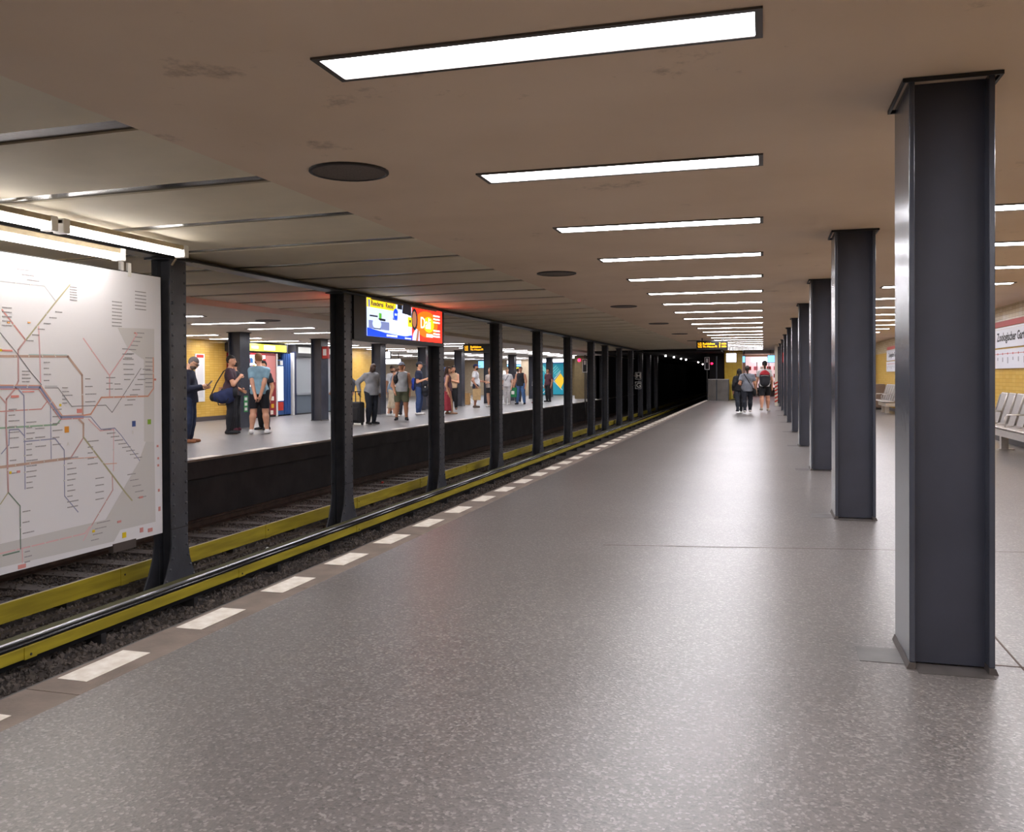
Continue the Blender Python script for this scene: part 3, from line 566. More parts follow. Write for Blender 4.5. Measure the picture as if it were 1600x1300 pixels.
# ---------------------------------------------------------------- benches
def bench(yend, n, label):
    r = empty('bench', (0, yend, 0)); tag(r, label, 'bench')
    MB().box(4.02, 4.40, -n*.56-.05, -1.3, .27, .39).build('beam', 'steel_brushed', r)
    for y in (-1.5, -n*.56+.9):
        MB().box(4.12, 4.24, y-.06, y+.06, 0, .27).build('leg', 'steel_brushed', r)
        MB().box(4.08, 4.34, y-.08, y+.08, 0, .02).build('foot', 'steel_brushed', r)
    prof = [(3.93, .44), (3.97, .455), (4.25, .42), (4.32, .45), (4.47, .98), (4.50, 1.0)]
    for i in range(n):
        y = -.56*i; m = MB()
        s = empty('seat'); s.parent = r; s.location = (0, y, 0)
        for (a, b), (c, d) in zip(prof[:-1], prof[1:]):
            m.prism([(a, b), (c, d), (c+.004, d-.012), (a+.004, b-.012)], lambda p, q, t: (p, t, q), -.51, -.03)
        m.build('mesh_shell', 'steel_mesh', s)
        MB().tube([(3.92, -.03, .44), (4.25, -.03, .42), (4.32, -.03, .45), (4.46, -.03, .96), (4.49, -.06, 1.0), (4.49, -.48, 1.0), (4.46, -.51, .96), (4.32, -.51, .45), (4.25, -.51, .42), (3.92, -.51, .44), (3.92, -.03, .44)], .014, 8).build('frame_tube', 'steel_brushed', s, smooth=True)
    for i in (1, 4):
        if i < n: MB().tube([(4.38, -.56*i, .66), (4.05, -.56*i, .66), (4.02, -.56*i, .62), (4.02, -.56*i, .45)], .013, 8).build('armrest', 'steel_brushed', r, smooth=True)
bench(19.3, 8, 'row of perforated metal seats standing against the yellow wall, nearer bench')
bench(36.0, 6, 'row of perforated metal seats farther along the yellow wall beside the bin')
b = empty('litter_bin', (4.30, 37.4, 0)); tag(b, 'brown-grey metal litter bin standing beyond the farther bench', 'bin')
bevel(MB().box(-.28, .28, -.3, .3, .05, 1.0).build('body', mat('bin_metal', '7a6a60', .45, metal=.4), b), .06, 4)
MB().box(-.285, -.27, -.2, .2, .78, .9).build('opening', 'black_plastic', b); MB().box(-.24, .24, -.26, .26, 0, .05).build('plinth', 'dark_frame', b)
# ---------------------------------------------------------------- furniture of the opposite platform
mat('vend_red', '8c1a22', .4); mat('vend_glow', 'f4f6ff', .5, emit=1.5); mat('yellow_glow', 'f0ea3a', .5, emit=.95); mat('white_glow', 'f6f6ff', .5, emit=2.0)
mat('blue_sheet', '3a5f9e', .35, metal=.3); mat('booth_grey', '8e9296', .5); mat('booth_blue', '5d6873', .5); mat('pale_blue_glow', '7fbcf8', .5, emit=1.1)
XV = -16.4
def thing(name, loc, label, cat, group=None):
    r = empty(name, loc); tag(r, label, cat, group); return r
def pbox(r, O, name, m, *b):
    return part(MB().box(*b), name, m, r, O)
O = (-16.7, 26.5, 0); r = thing('snack_vending_machine', O, 'red vending machine with lit window of snacks under the yellow sign', 'vending machine')
pbox(r, O, 'body', 'vend_red', -17.3, XV, 25.5, 27.45, .06, 2.2); pbox(r, O, 'plinth', 'black_plastic', -17.2, XV-.03, 25.55, 27.4, 0, .06)
pbox(r, O, 'window', 'vend_glow', XV, XV+.01, 25.62, 26.75, .85, 2.12)
cols = ['c02a20', 'e0b020', '2f6fb0', '3a8a40', 'e8e0d0', '6a2a60']
for i, c in enumerate(cols): mat('pack%d' % i, c, .4)
for row in range(5):
    z = .92+row*.235
    pbox(r, O, 'shelf', 'steel_brushed', XV+.01, XV+.045, 25.62, 26.75, z-.02, z)
    for j in range(7): pbox(r, O, 'snack_pack', 'pack%d' % ((row*3+j*2) % 6), XV+.011, XV+.04, 25.67+j*.155, 25.78+j*.155, z, z+.13+.02*((j+row) % 3))
pbox(r, O, 'side_panel', mat('pale_red', 'd88a84', .4), XV, XV+.008, 26.8, 27.4, 1.2, 2.12)
pbox(r, O, 'keypad', 'white_plastic', XV, XV+.02, 26.85, 27.2, .95, 1.15); pbox(r, O, 'delivery_flap', 'black_plastic', XV, XV+.015, 25.8, 26.6, .3, .5)
for y, m in ((26.95, 'pack1'), (27.2, 'pack4'), (26.95, 'pack1'), (27.2, 'pack1')): pass
for y, z, m in ((26.9, .62, 'pack4'), (27.2, .64, 'pack4'), (26.85, .36, 'pack1'), (27.2, .38, 'pack1'), (27.15, .16, 'pack4')): pbox(r, O, 'printed_snack', m, XV, XV+.006, y-.07, y+.1, z-.07, z+.07)
O = (-16.6, 27, 2.25); r = thing('lit_shop_sign', O, 'long glowing yellow sign over the vending machines', 'sign')
pbox(r, O, 'case', 'dark_frame', -17.2, XV-.02, 25.3, 28.3, 2.24, 2.52); pbox(r, O, 'face', 'yellow_glow', XV-.02, XV, 25.32, 28.15, 2.27, 2.50)
pbox(r, O, 'lettering', 'ink_grey', XV, XV+.004, 25.9, 26.35, 2.34, 2.43); pbox(r, O, 'bright_patch', 'white_glow', XV, XV+.004, 26.7, 27.4, 2.31, 2.47)
O = (-16.6, 27.6, 0); r = thing('drinks_vending_machine', O, 'narrow drinks machine with tall white lit panel and red emblem', 'vending machine')
pbox(r, O, 'body', 'blue_sheet', -17.2, XV-.02, 27.52, 28.0, .05, 2.0); pbox(r, O, 'lit_panel', 'vend_glow', XV-.02, XV, 27.56, 27.94, .55, 1.75)
pbox(r, O, 'red_emblem', 'sign_red', XV-.02, XV-.005, 27.6, 27.95, .2, .5); pbox(r, O, 'post', 'white_plastic', XV-.02, XV+.03, 27.46, 27.52, 0, 2.2)
pbox(r, O, 'picture', 'ink', XV-.02, XV-.004, 27.56, 27.72, 1.8, 1.96); pbox(r, O, 'picture', 'white_plastic', XV-.02, XV-.004, 27.75, 27.92, 1.8, 1.96)
O = (-16.6, 28.3, 0); r = thing('corrugated_shutter', O, 'blue corrugated metal shutter beside the drinks machine', 'shutter')
for i in range(9): pbox(r, O, 'rib', 'blue_sheet', -16.55, -16.46+(.03 if i % 2 else 0), 28.02+i*.06, 28.08+i*.06, .05, 2.22)
pbox(r, O, 'post', 'white_plastic', -16.5, XV+.02, 28.60, 28.68, 0, 2.25); pbox(r, O, 'post', mat('navy', '1f2747', .5), -16.5, XV+.02, 28.70, 28.82, 0, 2.3)
O = (-17, 30.5, 0); r = thing('attendant_booth', O, 'grey glazed attendant booth with blue-grey lower panels', 'booth')
pbox(r, O, 'lower_panel', 'booth_blue', -17.3, XV, 28.84, 33.2, 0.05, .72); pbox(r, O, 'sill', 'booth_grey', -17.3, XV+.04, 28.84, 33.2, .72, .80)
for y in (28.84, 30.45, 32.0): pbox(r, O, 'pane', mat('booth_glass', 'a4a9ac', .15), -16.6, -16.5, y+.03, y+(1.5 if y < 30 else 1.45 if y < 32 else 1.15), .80, 2.12)
for y in (30.38, 31.93): pbox(r, O, 'mullion', 'black_plastic', -16.6, XV-.06, y, y+.07, .80, 2.12)
pbox(r, O, 'header', 'dark_frame', -17.3, XV, 28.84, 33.2, 2.12, 2.56); pbox(r, O, 'name_plate', mat('plate_lit', 'c8c8c4', .5, emit=.5), XV, XV+.01, 29.0, 30.3, 2.26, 2.48); pbox(r, O, 'name_plate', 'plate_lit', XV, XV+.01, 30.9, 32.0, 2.26, 2.48)
pbox(r, O, 'roof', 'booth_grey', -17.3, XV, 28.84, 33.2, 2.56, 2.575); pbox(r, O, 'plinth', 'dark_frame', -17.3, XV-.02, 28.84, 33.2, 0, .05)
PY0, PY1 = 23.70, 24.17
o = MB().box(XLW, XLW+.03, PY0, PY1, .62, 2.12); o = tag(o.build('wall_poster', 'white_plastic'), 'white timetable poster framed on the yellow tiled wall', 'poster')
MB().box(XLW+.03, XLW+.032, PY0+.06, PY1-.06, 2.0, 2.09).build('red_heading', 'sign_red', o); MB().box(XLW+.03, XLW+.032, PY0+.08, PY1-.08, .75, 1.92).build('printed_lines', 'map_zone', o)
def redbox(x, y, z, label):
    O = (x, y, z); r = thing('emergency_box', O, label, 'emergency box')
    bevel(pbox(r, O, 'case', 'red_paint', x-.10, x+.10, y-.13, y+.0, z, z+.38), .01); pbox(r, O, 'plate', 'white_plastic', x-.06, x+.06, y-.134, y-.13, z+.1, z+.3)
redbox(-13.209, 25.12, 1.95, 'red emergency box mounted on a column of the opposite platform')
redbox(.80, 4.45+4.43*7, 1.85, 'red emergency box mounted high on a column of the near platform')
o = tag(MB().box(-13.31, -13.305, 20.66, 20.84, .45, .88).build('exit_sticker', mat('green_sign', '2f8a4a', .5)), 'green exit sticker low on a column of the opposite platform', 'sticker')
for z in (.49, .62, .76): MB().box(-13.305, -13.303, 20.69, 20.81, z, z+.08).build('pictogram', 'white_plastic', o)
# hanging lit signs and the far end of the opposite platform
def lit_sign(x0, x1, y, z0, z1, m, label, zc=None, cat='sign'):
    O = ((x0+x1)/2, y, z0); r = thing('lit_sign', O, label, cat)
    pbox(r, O, 'case', 'dark_frame', x0-.02, x1+.02, y+.01, y+.12, z0-.02, z1+.02); pbox(r, O, 'face', m, x0, x1, y, y+.01, z0, z1)
    if zc: 
        for x in (x0+.15, x1-.15): pbox(r, O, 'hanger', 'dark_frame', x-.015, x+.015, y+.05, y+.08, z1+.02, zc)
lit_sign(-16.45, -15.85, 36, 2.2, 2.47, 'white_glow', 'white lit sign box hanging by the yellow wall end', ZL)
lit_sign(-18.85, -17.9, 42, 2.03, 2.28, 'white_glow', 'wide white lit sign hanging in the far hall', ZL)
lit_sign(-20.2, -19.3, 61.878, 2.0, 2.5, 'pale_blue_glow', 'pale blue lit shop sign on the far hall wall', None)
lit_sign(-18.0, -16.7, 61.878, 2.27, 2.5, 'white_glow', 'white lit shop sign over the far kiosk', None)
lit_sign(-18.0, -16.7, 61.878, 2.08, 2.22, 'pale_blue_glow', 'blue lit strip sign directly under the white kiosk sign', None)
lit_sign(-17.9, -16.8, 61.878, 1.83, 2.0, 'yellow_glow', 'yellow lit menu sign inside the far kiosk', None)
O = (-17.4, 61.4, 0); r = thing('kiosk_counter', O, 'grey kiosk counter under the lit signs at the far wall', 'kiosk')
pbox(r, O, 'front', 'booth_grey', -18.4, -16.6, 61.3, 61.9, 0, .95); pbox(r, O, 'top', 'dark_grey', -18.45, -16.55, 61.25, 61.95, .95, 1.0)
pbox(r, O, 'back_panel', mat('kiosk_back', 'd8dce0', .5, emit=1.2), -18.3, -16.7, 61.9, 61.98, 1.0, 1.78)
O = (-14.4, 61.5, 0); r = thing('teal_billboard', O, 'large teal billboard with tilted yellow square under a lit strip', 'billboard')
for k, c in (('teal', '157f92'), ('teal2', '1f6f86'), ('navyb', '1d3a6e'), ('gold', 'e2b62a'), ('aqua', '5fb0ac')): mat('bb_'+k, c, .4, emit=.35)  # slight emission added so the billboard print looks lit
BX = lambda p: -15.6+2.0*p
BZ = lambda q: .12+2.2*q
pbox(r, O, 'panel', 'bb_teal', -15.9, -13.6, 61.5, 61.9, .06, 2.32); pbox(r, O, 'frame', 'dark_frame', -15.95, -13.55, 61.55, 61.92, 0, .06)
pbox(r, O, 'light_strip', 'white_glow', -15.9, -13.6, 61.4, 61.9, 2.34, 2.76); pbox(r, O, 'yellow_lettering', 'yellow_glow', -15.6, -14.4, 61.39, 61.4, 2.6, 2.72); pbox(r, O, 'blue_rail', 'bb_navyb', -15.9, -13.6, 61.38, 61.5, 2.27, 2.35)
def bp(name, m, pts, l): part(MB().prism([(BX(a), BZ(b)) for a, b in pts], lambda p, q, t: (p, t, q), 61.498-.006*l, 61.5), name, m, r, O)
bp('square', 'bb_gold', [(.62, .42), (.84, .66), (1.0, .44), (.84, .16)], 2)
for a, b, c, d in ((.0, .95, .9, .12), (.20, .02, .84, .72), (.0, .45, .45, .02), (.42, .62, .58, .42)):
    L = math.hypot((c-a)*2, (d-b)*2.2); nx, ny = -(d-b)*2.2/L*.012, (c-a)*2/L*.012
    bp('white_line', 'white_plastic', [(a+nx, b+ny), (c+nx, d+ny), (c-nx, d-ny), (a-nx, b-ny)], 1)
bp('dark_field', 'bb_navyb', [(.40, .5), (.5, .6), (.62, .46), (.52, .36)], 1); bp('pale_field', 'bb_aqua', [(.04, .97), (.16, .97), (.36, .74), (.28, .66)], 1); bp('blue_field', 'bb_navyb', [(0, .02), (.2, .02), (0, .3)], 1)
for i in range(4): bp('slogan', 'bb_aqua', [(.5+.05*i, .76-.05*i), (.68+.05*i, .92-.05*i), (.70+.05*i, .90-.05*i), (.52+.05*i, .74-.05*i)], 1)
O = (-12.4, 61.3, 0); tag(pbox(None, (0, 0, 0), 'wall_pier', mat('tan_wall', '6f5d3a', .7, var=.2), -13.4, -9.4, 61.6, 62.0, 0, 2.7), kind='structure')
tag(pbox(None, (0, 0, 0), 'wall_stub', 'tan_wall', -10.9, -10.2, 52.0, 52.4, 0, 2.58), kind='structure'); tag(pbox(None, (0, 0, 0), 'wall_stub_dark', 'dark_wall', -10.2, -9.4, 52.0, 52.4, 0, 2.58), kind='structure')
tag(pbox(None, (0, 0, 0), 'wall_hall_pier', 'plain_wall', -16.6, -15.96, 60.6, 61.2, 0, 2.58), kind='structure')
O = (-14.9, 43, 0); r = thing('stair_railing', O, 'pale sloping handrails of the stairwell in the far hall', 'railing')
for z in (.85, .55): part(MB().tube([(-15.9, 43, z+.15), (-15.5, 43, z), (-14.3, 43, z-.62)], .045, 8), 'handrail', 'white_plastic', r, O, True)
for x, z in ((-15.5, .55), (-14.95, .5)): pbox(r, O, 'post', 'steel_brushed', x-.03, x+.03, 42.98, 43.02, 0, z)
pbox(r, O, 'glass_panel', 'glass', -15.9, -15.0, 43.03, 43.05, .05, .55)
o = tag(MB().box(-15.45, -15.37, 43.4, 43.48, 0, 1.45).build('yellow_post', 'yellow_board'), 'slim yellow post behind the stair railing', 'post'); MB().box(-15.47, -15.35, 43.38, 43.5, 1.45, 1.5).build('cap', 'dark_frame', o)
O = (-17.5, 46, 0); r = thing('ticket_machine', O, 'blue ticket machine with bright screen in the far hall', 'ticket machine')
pbox(r, O, 'body', 'blue_sheet', -17.9, -17.1, 46, 46.5, 0, 1.9); pbox(r, O, 'screen', 'pale_blue_glow', -17.7, -17.3, 45.99, 46, 1.2, 1.6); pbox(r, O, 'slot', 'black_plastic', -17.6, -17.4, 45.985, 46, .8, .95)
# signals, stop boards
def signal(x, y, z, label, base=0):
    O = (x, y, base); r = thing('track_signal', O, label, 'signal')
    pbox(r, O, 'mast', 'dark_frame', x-.03, x+.03, y+.05, y+.11, base, z+.9)
    fr = MB()
    for b in ((-.13, .13, 0, .03), (-.13, .13, .67, .70), (-.13, -.10, .03, .67), (.10, .13, .03, .67)): fr.box(x+b[0], x+b[1], y-.01, y+.02, z+b[2], z+b[3])
    part(fr, 'white_frame', 'white_plastic', r, O); pbox(r, O, 'back_plate', 'black_plastic', x-.13, x+.13, y+.02, y+.05, z, z+.70)
    pbox(r, O, 'figure', 'white_plastic', x-.045, x+.045, y+.012, y+.02, z+.40, z+.62)
    return r, O
r, O = signal(-3.0, 49.8, 1.68, 'white framed track signal with red light by the steel barrier', -1.0)
part(MB().ell((-2.74, 49.78, 2.02), (.06, .04, .06)), 'red_light', 'red_lamp', r, O, True); pbox(r, O, 'arm', 'dark_frame', -3.0, -2.70, 49.85, 49.89, 2.0, 2.04)
r, O = signal(-8.9, 45, 1.55, 'white framed track signal with red light at the opposite platform end', -1.0)
part(MB().ell((-9.19, 44.97, 2.19), (.08, .05, .08)), 'red_light', 'red_lamp', r, O, True); pbox(r, O, 'arm', 'dark_frame', -9.2, -8.9, 45.05, 45.09, 2.17, 2.21)
O = (-6.13, 44.9, .7); r = thing('stop_boards', O, 'two small black boards lettered H and G on a riveted column', 'sign')
for z, s in ((1.2, 'H'), (.72, 'G')):
    pbox(r, O, 'board', 'white_plastic', -6.28, -5.98, 44.9, 44.92, z-.02, z+.34); pbox(r, O, 'field', 'black_plastic', -6.26, -6.0, 44.89, 44.9, z, z+.32); pbox(r, O, 'arm', 'dark_frame', -6.46, -6.05, 44.92, 44.96, z+.14, z+.19)
    text('letter', s, .34, 'white_plastic', r, Matrix.Translation((-O[0], -O[1], -O[2])) @ faceY(-6.235, 44.885, z+.05), .001)
for (x, y, z) in ((-5.56, 52.6, 2.53), (-5.45, 56.5, 2.53), (-5.51, 62.2, 2.53), (-5.5, 66.1, 2.53), (-5.55, 79.6, 2.53), (-6.07, 93.5, 2.53), (-6.6, 109, 2.53)):
    O = (x, y, z); r = thing('tunnel_lamp', O, 'small round white lamp glowing in the dark tunnel', 'lamp', 'lamps in the tunnel')
    part(MB().ell((x, y, z), (.05, .05, .05)), 'bulb', 'tunnel_lamp', r, O, True); pbox(r, O, 'base', 'dark_frame', x-.03, x+.03, y-.03, y+.03, z+.04, z+.07)
# ---------------------------------------------------------------- far end of the near platform
O = (-2.3, 49, 0); r = thing('platform_barrier', O, 'brushed steel barrier closing the platform end beside the tunnel', 'barrier')
pbox(r, O, 'panel', mat('barrier_steel', '8a8682', .25, metal=.85, var=.25, scale=3), -2.42, -1.84, 49, 49.04, .02, 1.14); pbox(r, O, 'panel', 'barrier_steel', -2.9, -2.48, 49, 49.04, .02, 1.14)
pbox(r, O, 'post', 'dark_grey', -2.48, -2.42, 48.98, 49.06, 0, 2.4); pbox(r, O, 'post', 'dark_grey', -1.84, -1.79, 48.98, 49.06, 0, 1.16); pbox(r, O, 'rail', 'steel_brushed', -2.9, -1.8, 48.97, 49.07, 1.14, 1.17)
st('wall_end_yellow', MB().box(-2.12, -1.15, 51, 52, 0, ZC), 'yellow_tile_front')
O = (-1.55, 50.6, 0); r = thing('waste_column', O, 'yellow waste column with black slot beside the barrier', 'bin')
pbox(r, O, 'body', 'yellow_board', -1.75, -1.2, 50.5, 50.9, .05, 1.0); pbox(r, O, 'slot', 'black_plastic', -1.62, -1.45, 50.48, 50.5, .08, 1.1); pbox(r, O, 'hood', 'black_plastic', -1.62, -1.36, 50.46, 50.9, 1.0, 1.12); pbox(r, O, 'plinth', 'dark_frame', -1.73, -1.22, 50.52, 50.88, 0, .05)
lit_sign(-1.77, -1.31, 45, 2.02, 2.45, 'white_glow', 'square white lit sign hanging before the yellow end wall', ZC)
lit_sign(-1.22, -1.02, 52.2, 2.1, 2.45, 'pale_blue_glow', 'narrow lit sign beside the yellow end wall', ZC)
lit_sign(.22, .62, 50, 2.06, 2.44, 'pale_blue_glow', 'blue lit sign hanging before the bright shop', ZC)
st('wall_end', MB().box(-2.2, 5, 62, 62.3, 0, ZC), 'plain_wall')
O = (0, 60.5, 0); r = thing('bright_shop', O, 'brightly lit pinkish shop front at the platform end', 'shop')
mat('shop_glow', 'ffdfe4', .5, emit=.42); mat('shop_pink', 'd8707c', .5, emit=.2)
pbox(r, O, 'back_wall', 'shop_glow', -1.2, 1.1, 61.0, 61.1, .1, 2.6); pbox(r, O, 'counter', mat('counter', 'b89a9a', .5), -1.2, 1.1, 60.4, 60.8, 0, .55); pbox(r, O, 'lintel', 'white_glow', -.8, .45, 60.3, 60.4, 2.25, 2.5)
for x in (-1.2, -.45, .3, 1.05): pbox(r, O, 'mullion', 'steel_brushed', x, x+.05, 60.3, 60.36, 0, 2.5)
pbox(r, O, 'rail', 'dark_frame', -1.2, 1.1, 60.3, 60.36, .30, .36)
for i in range(5):
    for j in range(3): pbox(r, O, 'goods', ('shop_pink', 'pack4', 'pack0')[(i+j) % 3], -1.05+i*.42, -.8+i*.42, 60.85, 60.98, .7+.5*j, .95+.5*j)
O = (.45, 41, 0); r = thing('hazard_post', O, 'slim pale post with red and white hazard stripes', 'post')
pbox(r, O, 'post', mat('cream_post', 'cfc4b4', .5), .47, .60, 40.9, 41.0, 0, ZC-.01)
for i in range(6): part(MB().prism([(.47, .15+.16*i), (.60, .22+.16*i), (.60, .29+.16*i), (.47, .22+.16*i)], lambda p, q, t: (p, t, q), 40.895, 40.9), 'stripe', 'sign_red', r, O)
# ---------------------------------------------------------------- people
def sd_cap(P, a, b, ra, rb):
    a = np.array(a, np.float32); b = np.array(b, np.float32); ab = b-a; t = np.clip(((P-a)@ab)/max(float(ab@ab), 1e-9), 0, 1)
    return np.linalg.norm(P-a-t[..., None]*ab, axis=-1)-(ra+(rb-ra)*t)
def sd_ell(P, c, r, R=None):
    q = P-np.array(c, np.float32)
    if R is not None: q = q@R
    r = np.array(r, np.float32); k0 = np.linalg.norm(q/r, axis=-1); k1 = np.linalg.norm(q/(r*r), axis=-1)
    return k0*(k0-1)/np.maximum(k1, 1e-6)
def smin(a, b, k):
    h = np.clip(.5+.5*(b-a)/k, 0, 1); return b*(1-h)+a*h-k*h*(1-h)
def blend(ds, k):
    d = ds[0]
    for e in ds[1:]: d = smin(d, e, k)
    return d
def nets(V, o, h):
    s = V < 0; nx, ny, nz = V.shape
    c = [(i, j, k) for i in (0, 1) for j in (0, 1) for k in (0, 1)]
    sub = lambda A, i, j, k: A[i:nx-1+i, j:ny-1+j, k:nz-1+k]
    cnt = sum(sub(s, *q).astype(np.int8) for q in c); mask = (cnt > 0) & (cnt < 8)
    ii = np.argwhere(mask); idx = -np.ones(mask.shape, np.int64); idx[mask] = np.arange(len(ii))
    acc = np.zeros((len(ii), 3)); n = np.zeros(len(ii))
    vals = {q: V[ii[:, 0]+q[0], ii[:, 1]+q[1], ii[:, 2]+q[2]] for q in c}
    for q in c:
        for ax in range(3):
            if q[ax]: continue
            p = list(q); p[ax] = 1; p = tuple(p); a, b = vals[q], vals[p]; m = (a < 0) != (b < 0)
            t = np.where(m, a/np.where(m, a-b, 1), 0); pos = np.tile(np.array(q, float), (len(ii), 1)); pos[:, ax] += t
            acc[m] += pos[m]; n[m] += 1
    verts = (ii+acc/n[:, None])*h+np.array(o)
    F = []
    for ax in range(3):
        u, v = (ax+1) % 3, (ax+2) % 3
        A = np.take(s, range(V.shape[ax]-1), ax); B = np.take(s, range(1, V.shape[ax]), ax); e = np.argwhere(A != B)
        e = e[(e[:, u] > 0) & (e[:, v] > 0) & (e[:, u] < V.shape[u]-1) & (e[:, v] < V.shape[v]-1)]
        inside = s[e[:, 0], e[:, 1], e[:, 2]]
        def cell(du, dv):
            w = e.copy(); w[:, u] -= du; w[:, v] -= dv; return idx[w[:, 0], w[:, 1], w[:, 2]]
        q = np.stack([cell(1, 1), cell(0, 1), cell(0, 0), cell(1, 0)], 1)
        q[~inside] = q[~inside][:, ::-1]; F.append(q)
    return verts, np.concatenate(F)
def field_mesh(name, fn, lo, hi, h, m, parent, smooth=True):
    lo = np.array(lo)-2*h; hi = np.array(hi)+2*h
    ax = [np.arange(lo[i], hi[i]+h, h, dtype=np.float32) for i in range(3)]
    P = np.stack(np.meshgrid(*ax, indexing='ij'), -1); V = fn(P)
    v, f = nets(V, lo, h)
    if not len(v): return None
    me = bpy.data.meshes.new(name); me.from_pydata(v.tolist(), [], f.tolist()); me.update()
    me.polygons.foreach_set('use_smooth', [smooth]*len(me.polygons)); me.materials.append(MATS[m])
    return link(bpy.data.objects.new(name, me), parent)
def cloth(c): 
    n = 'cloth_'+c; mat(n, c, .85, var=.22, scale=9, bump=.3, bscale=22); return n
def skinm(c):
    n = 'skin_'+c; mat(n, c, .55, var=.08, scale=12); return n
def ik(S, W, l1, l2, hint):
    S, W, hint = Vector(S), Vector(W), Vector(hint); d = W-S; L = min(d.length, (l1+l2)*.998); d.normalize(); W = S+d*L
    a = (l1*l1-l2*l2+L*L)/(2*L); hh = math.sqrt(max(l1*l1-a*a, 0)); n = hint-d*hint.dot(d); n.normalize()
    return S+d*a+n*hh, W
HANG_R, HANG_L = (.135, .01, .475), (-.135, .01, .475)
def person(label, loc, rz, h=1.8, top='tee', topc='888888', bot='trousers', botc='222233', shoe='222222', skin='c08a6a', hair='2a1d16', style='short',
           rh=HANG_R, lh=HANG_L, re=(.4, -1, -.2), le=(-.4, -1, -.2), rf=(.055, 0), lf=(-.055, 0), head=(0, 0), lean=0, cap=None, glasses=False, beard=None, res=.016, build=1.0, hem=.49, rlift=0, llift=0):
    r = empty('person', (loc[0], loc[1], 0), math.radians(rz)); tag(r, label, 'person')
    B = build; s = h
    def J(x, y, z): return (x*s, (y+lean*max(0, z-.5))*s, z*s)
    hip = {1: J(.05*B, 0, .52), -1: J(-.05*B, 0, .52)}; sh = {1: J(.098*B, -.005, .782), -1: J(-.098*B, -.005, .782)}
    neck = J(0, 0, .845); chest = J(0, 0, .72); waist = J(0, .005, .60); pel = J(0, 0, .53)
    arms = {}; legs = {}
    for k, t, e in ((1, rh, re), (-1, lh, le)):
        el, wr = ik(sh[k], J(*t), .172*s, .150*s, e); arms[k] = (sh[k], tuple(el), tuple(wr))
    for k, f, lf_ in ((1, rf, rlift), (-1, lf, llift)):
        kn, an = ik(hip[k], (f[0]*s, f[1]*s-.015*s, .048*s+lf_*s), .238*s, .236*s, (f[0]*.5, 1, 0)); legs[k] = (hip[k], tuple(kn), tuple(an))
    hc = Vector(J(0, .012, .928)); Rh = Matrix.Rotation(math.radians(head[0]), 3, 'Z') @ Matrix.Rotation(math.radians(-head[1]), 3, 'X'); Rn = np.array(Rh, np.float32)
    nb = Vector(neck); hc = nb+Rh @ (hc-nb)
    HL = lambda x, y, z: tuple(hc+Rh @ Vector((x*s, y*s, z*s)))
    def f_head(P):
        return blend([sd_ell(P, hc, (.043*s, .054*s, .062*s), Rn), sd_ell(P, HL(0, .014, -.032), (.033*s, .038*s, .036*s), Rn), sd_cap(P, HL(0, .050, -.002), HL(0, .060, -.016), .006*s, .009*s),
                      sd_ell(P, HL(.044, -.004, -.006), (.008*s, .012*s, .018*s), Rn), sd_ell(P, HL(-.044, -.004, -.006), (.008*s, .012*s, .018*s), Rn)], .010*s)
    def f_arm(P, k, g=0, upto=2):
        a = arms[k]; d = [sd_cap(P, a[0], a[1], .032*s*B+g, .027*s*B+g)]
        if upto > 1: d.append(sd_cap(P, a[1], a[2], .027*s*B+g, .018*s+g))
        return blend(d, .015*s)
    def f_leg(P, k, g=0, low=1):
        a = legs[k]; d = [sd_cap(P, a[0], a[1], .056*s*B+g, .037*s+g)]
        if low: d += [sd_cap(P, a[1], a[2], .037*s+g, .024*s+g), sd_cap(P, [a[1][i]*.7+a[2][i]*.3-(.008*s if i == 1 else 0) for i in range(3)], [a[1][i]*.45+a[2][i]*.55 for i in range(3)], .040*s+g, .03*s+g)]
        return blend(d, .02*s)
    def f_torso(P, g=0):
        return blend([sd_ell(P, chest, (.098*s*B+g, .062*s*B+g, .11*s+g)), sd_ell(P, waist, (.082*s*B+g, .058*s*B+g, .10*s+g)), sd_ell(P, pel, (.092*s*B+g, .066*s*B+g, .075*s+g)),
                      sd_cap(P, J(0, -.008, .812), sh[1], .030*s+g*.6, .030*s+g*.8), sd_cap(P, J(0, -.008, .812), sh[-1], .030*s+g*.6, .030*s+g*.8)], .03*s)
    def foot(k):
        a = legs[k][2]; tx = .02*k*s; return (a[0], a[1]-.02*s, a[2]-.024*s), (a[0]+tx, a[1]+.098*s, a[2]-.030*s)
    hands = {}
    for k in (1, -1):
        e, w_ = Vector(arms[k][1]), Vector(arms[k][2]); d = (w_-e).normalized(); hands[k] = (w_, d)
    def f_body(P):
        d = [f_torso(P), sd_cap(P, J(0, -.005, .79), J(0, .006, .885), .033*s, .028*s), f_head(P)]
        for k in (1, -1):
            d += [f_arm(P, k), f_leg(P, k)]
            w_, dd = hands[k]; d.append(sd_cap(P, w_, w_+dd*.045*s, .017*s, .020*s))
            a, b = foot(k); d.append(sd_cap(P, a, b, .022*s, .016*s))
        return blend(d, .012*s)
    pts = np.array([J(0, 0, 0), J(0, 0, 1.0), *[q for k in (1, -1) for q in arms[k]+legs[k]], *[foot(k)[1] for k in (1, -1)], HL(0, .07, 0)])
    lo, hi = pts.min(0)-.075*s*B-.02, pts.max(0)+.075*s*B+.02; lo[2] = -.01
    body = field_mesh('body', f_body, lo, hi, res, skinm(skin), r)
    fm = MB()
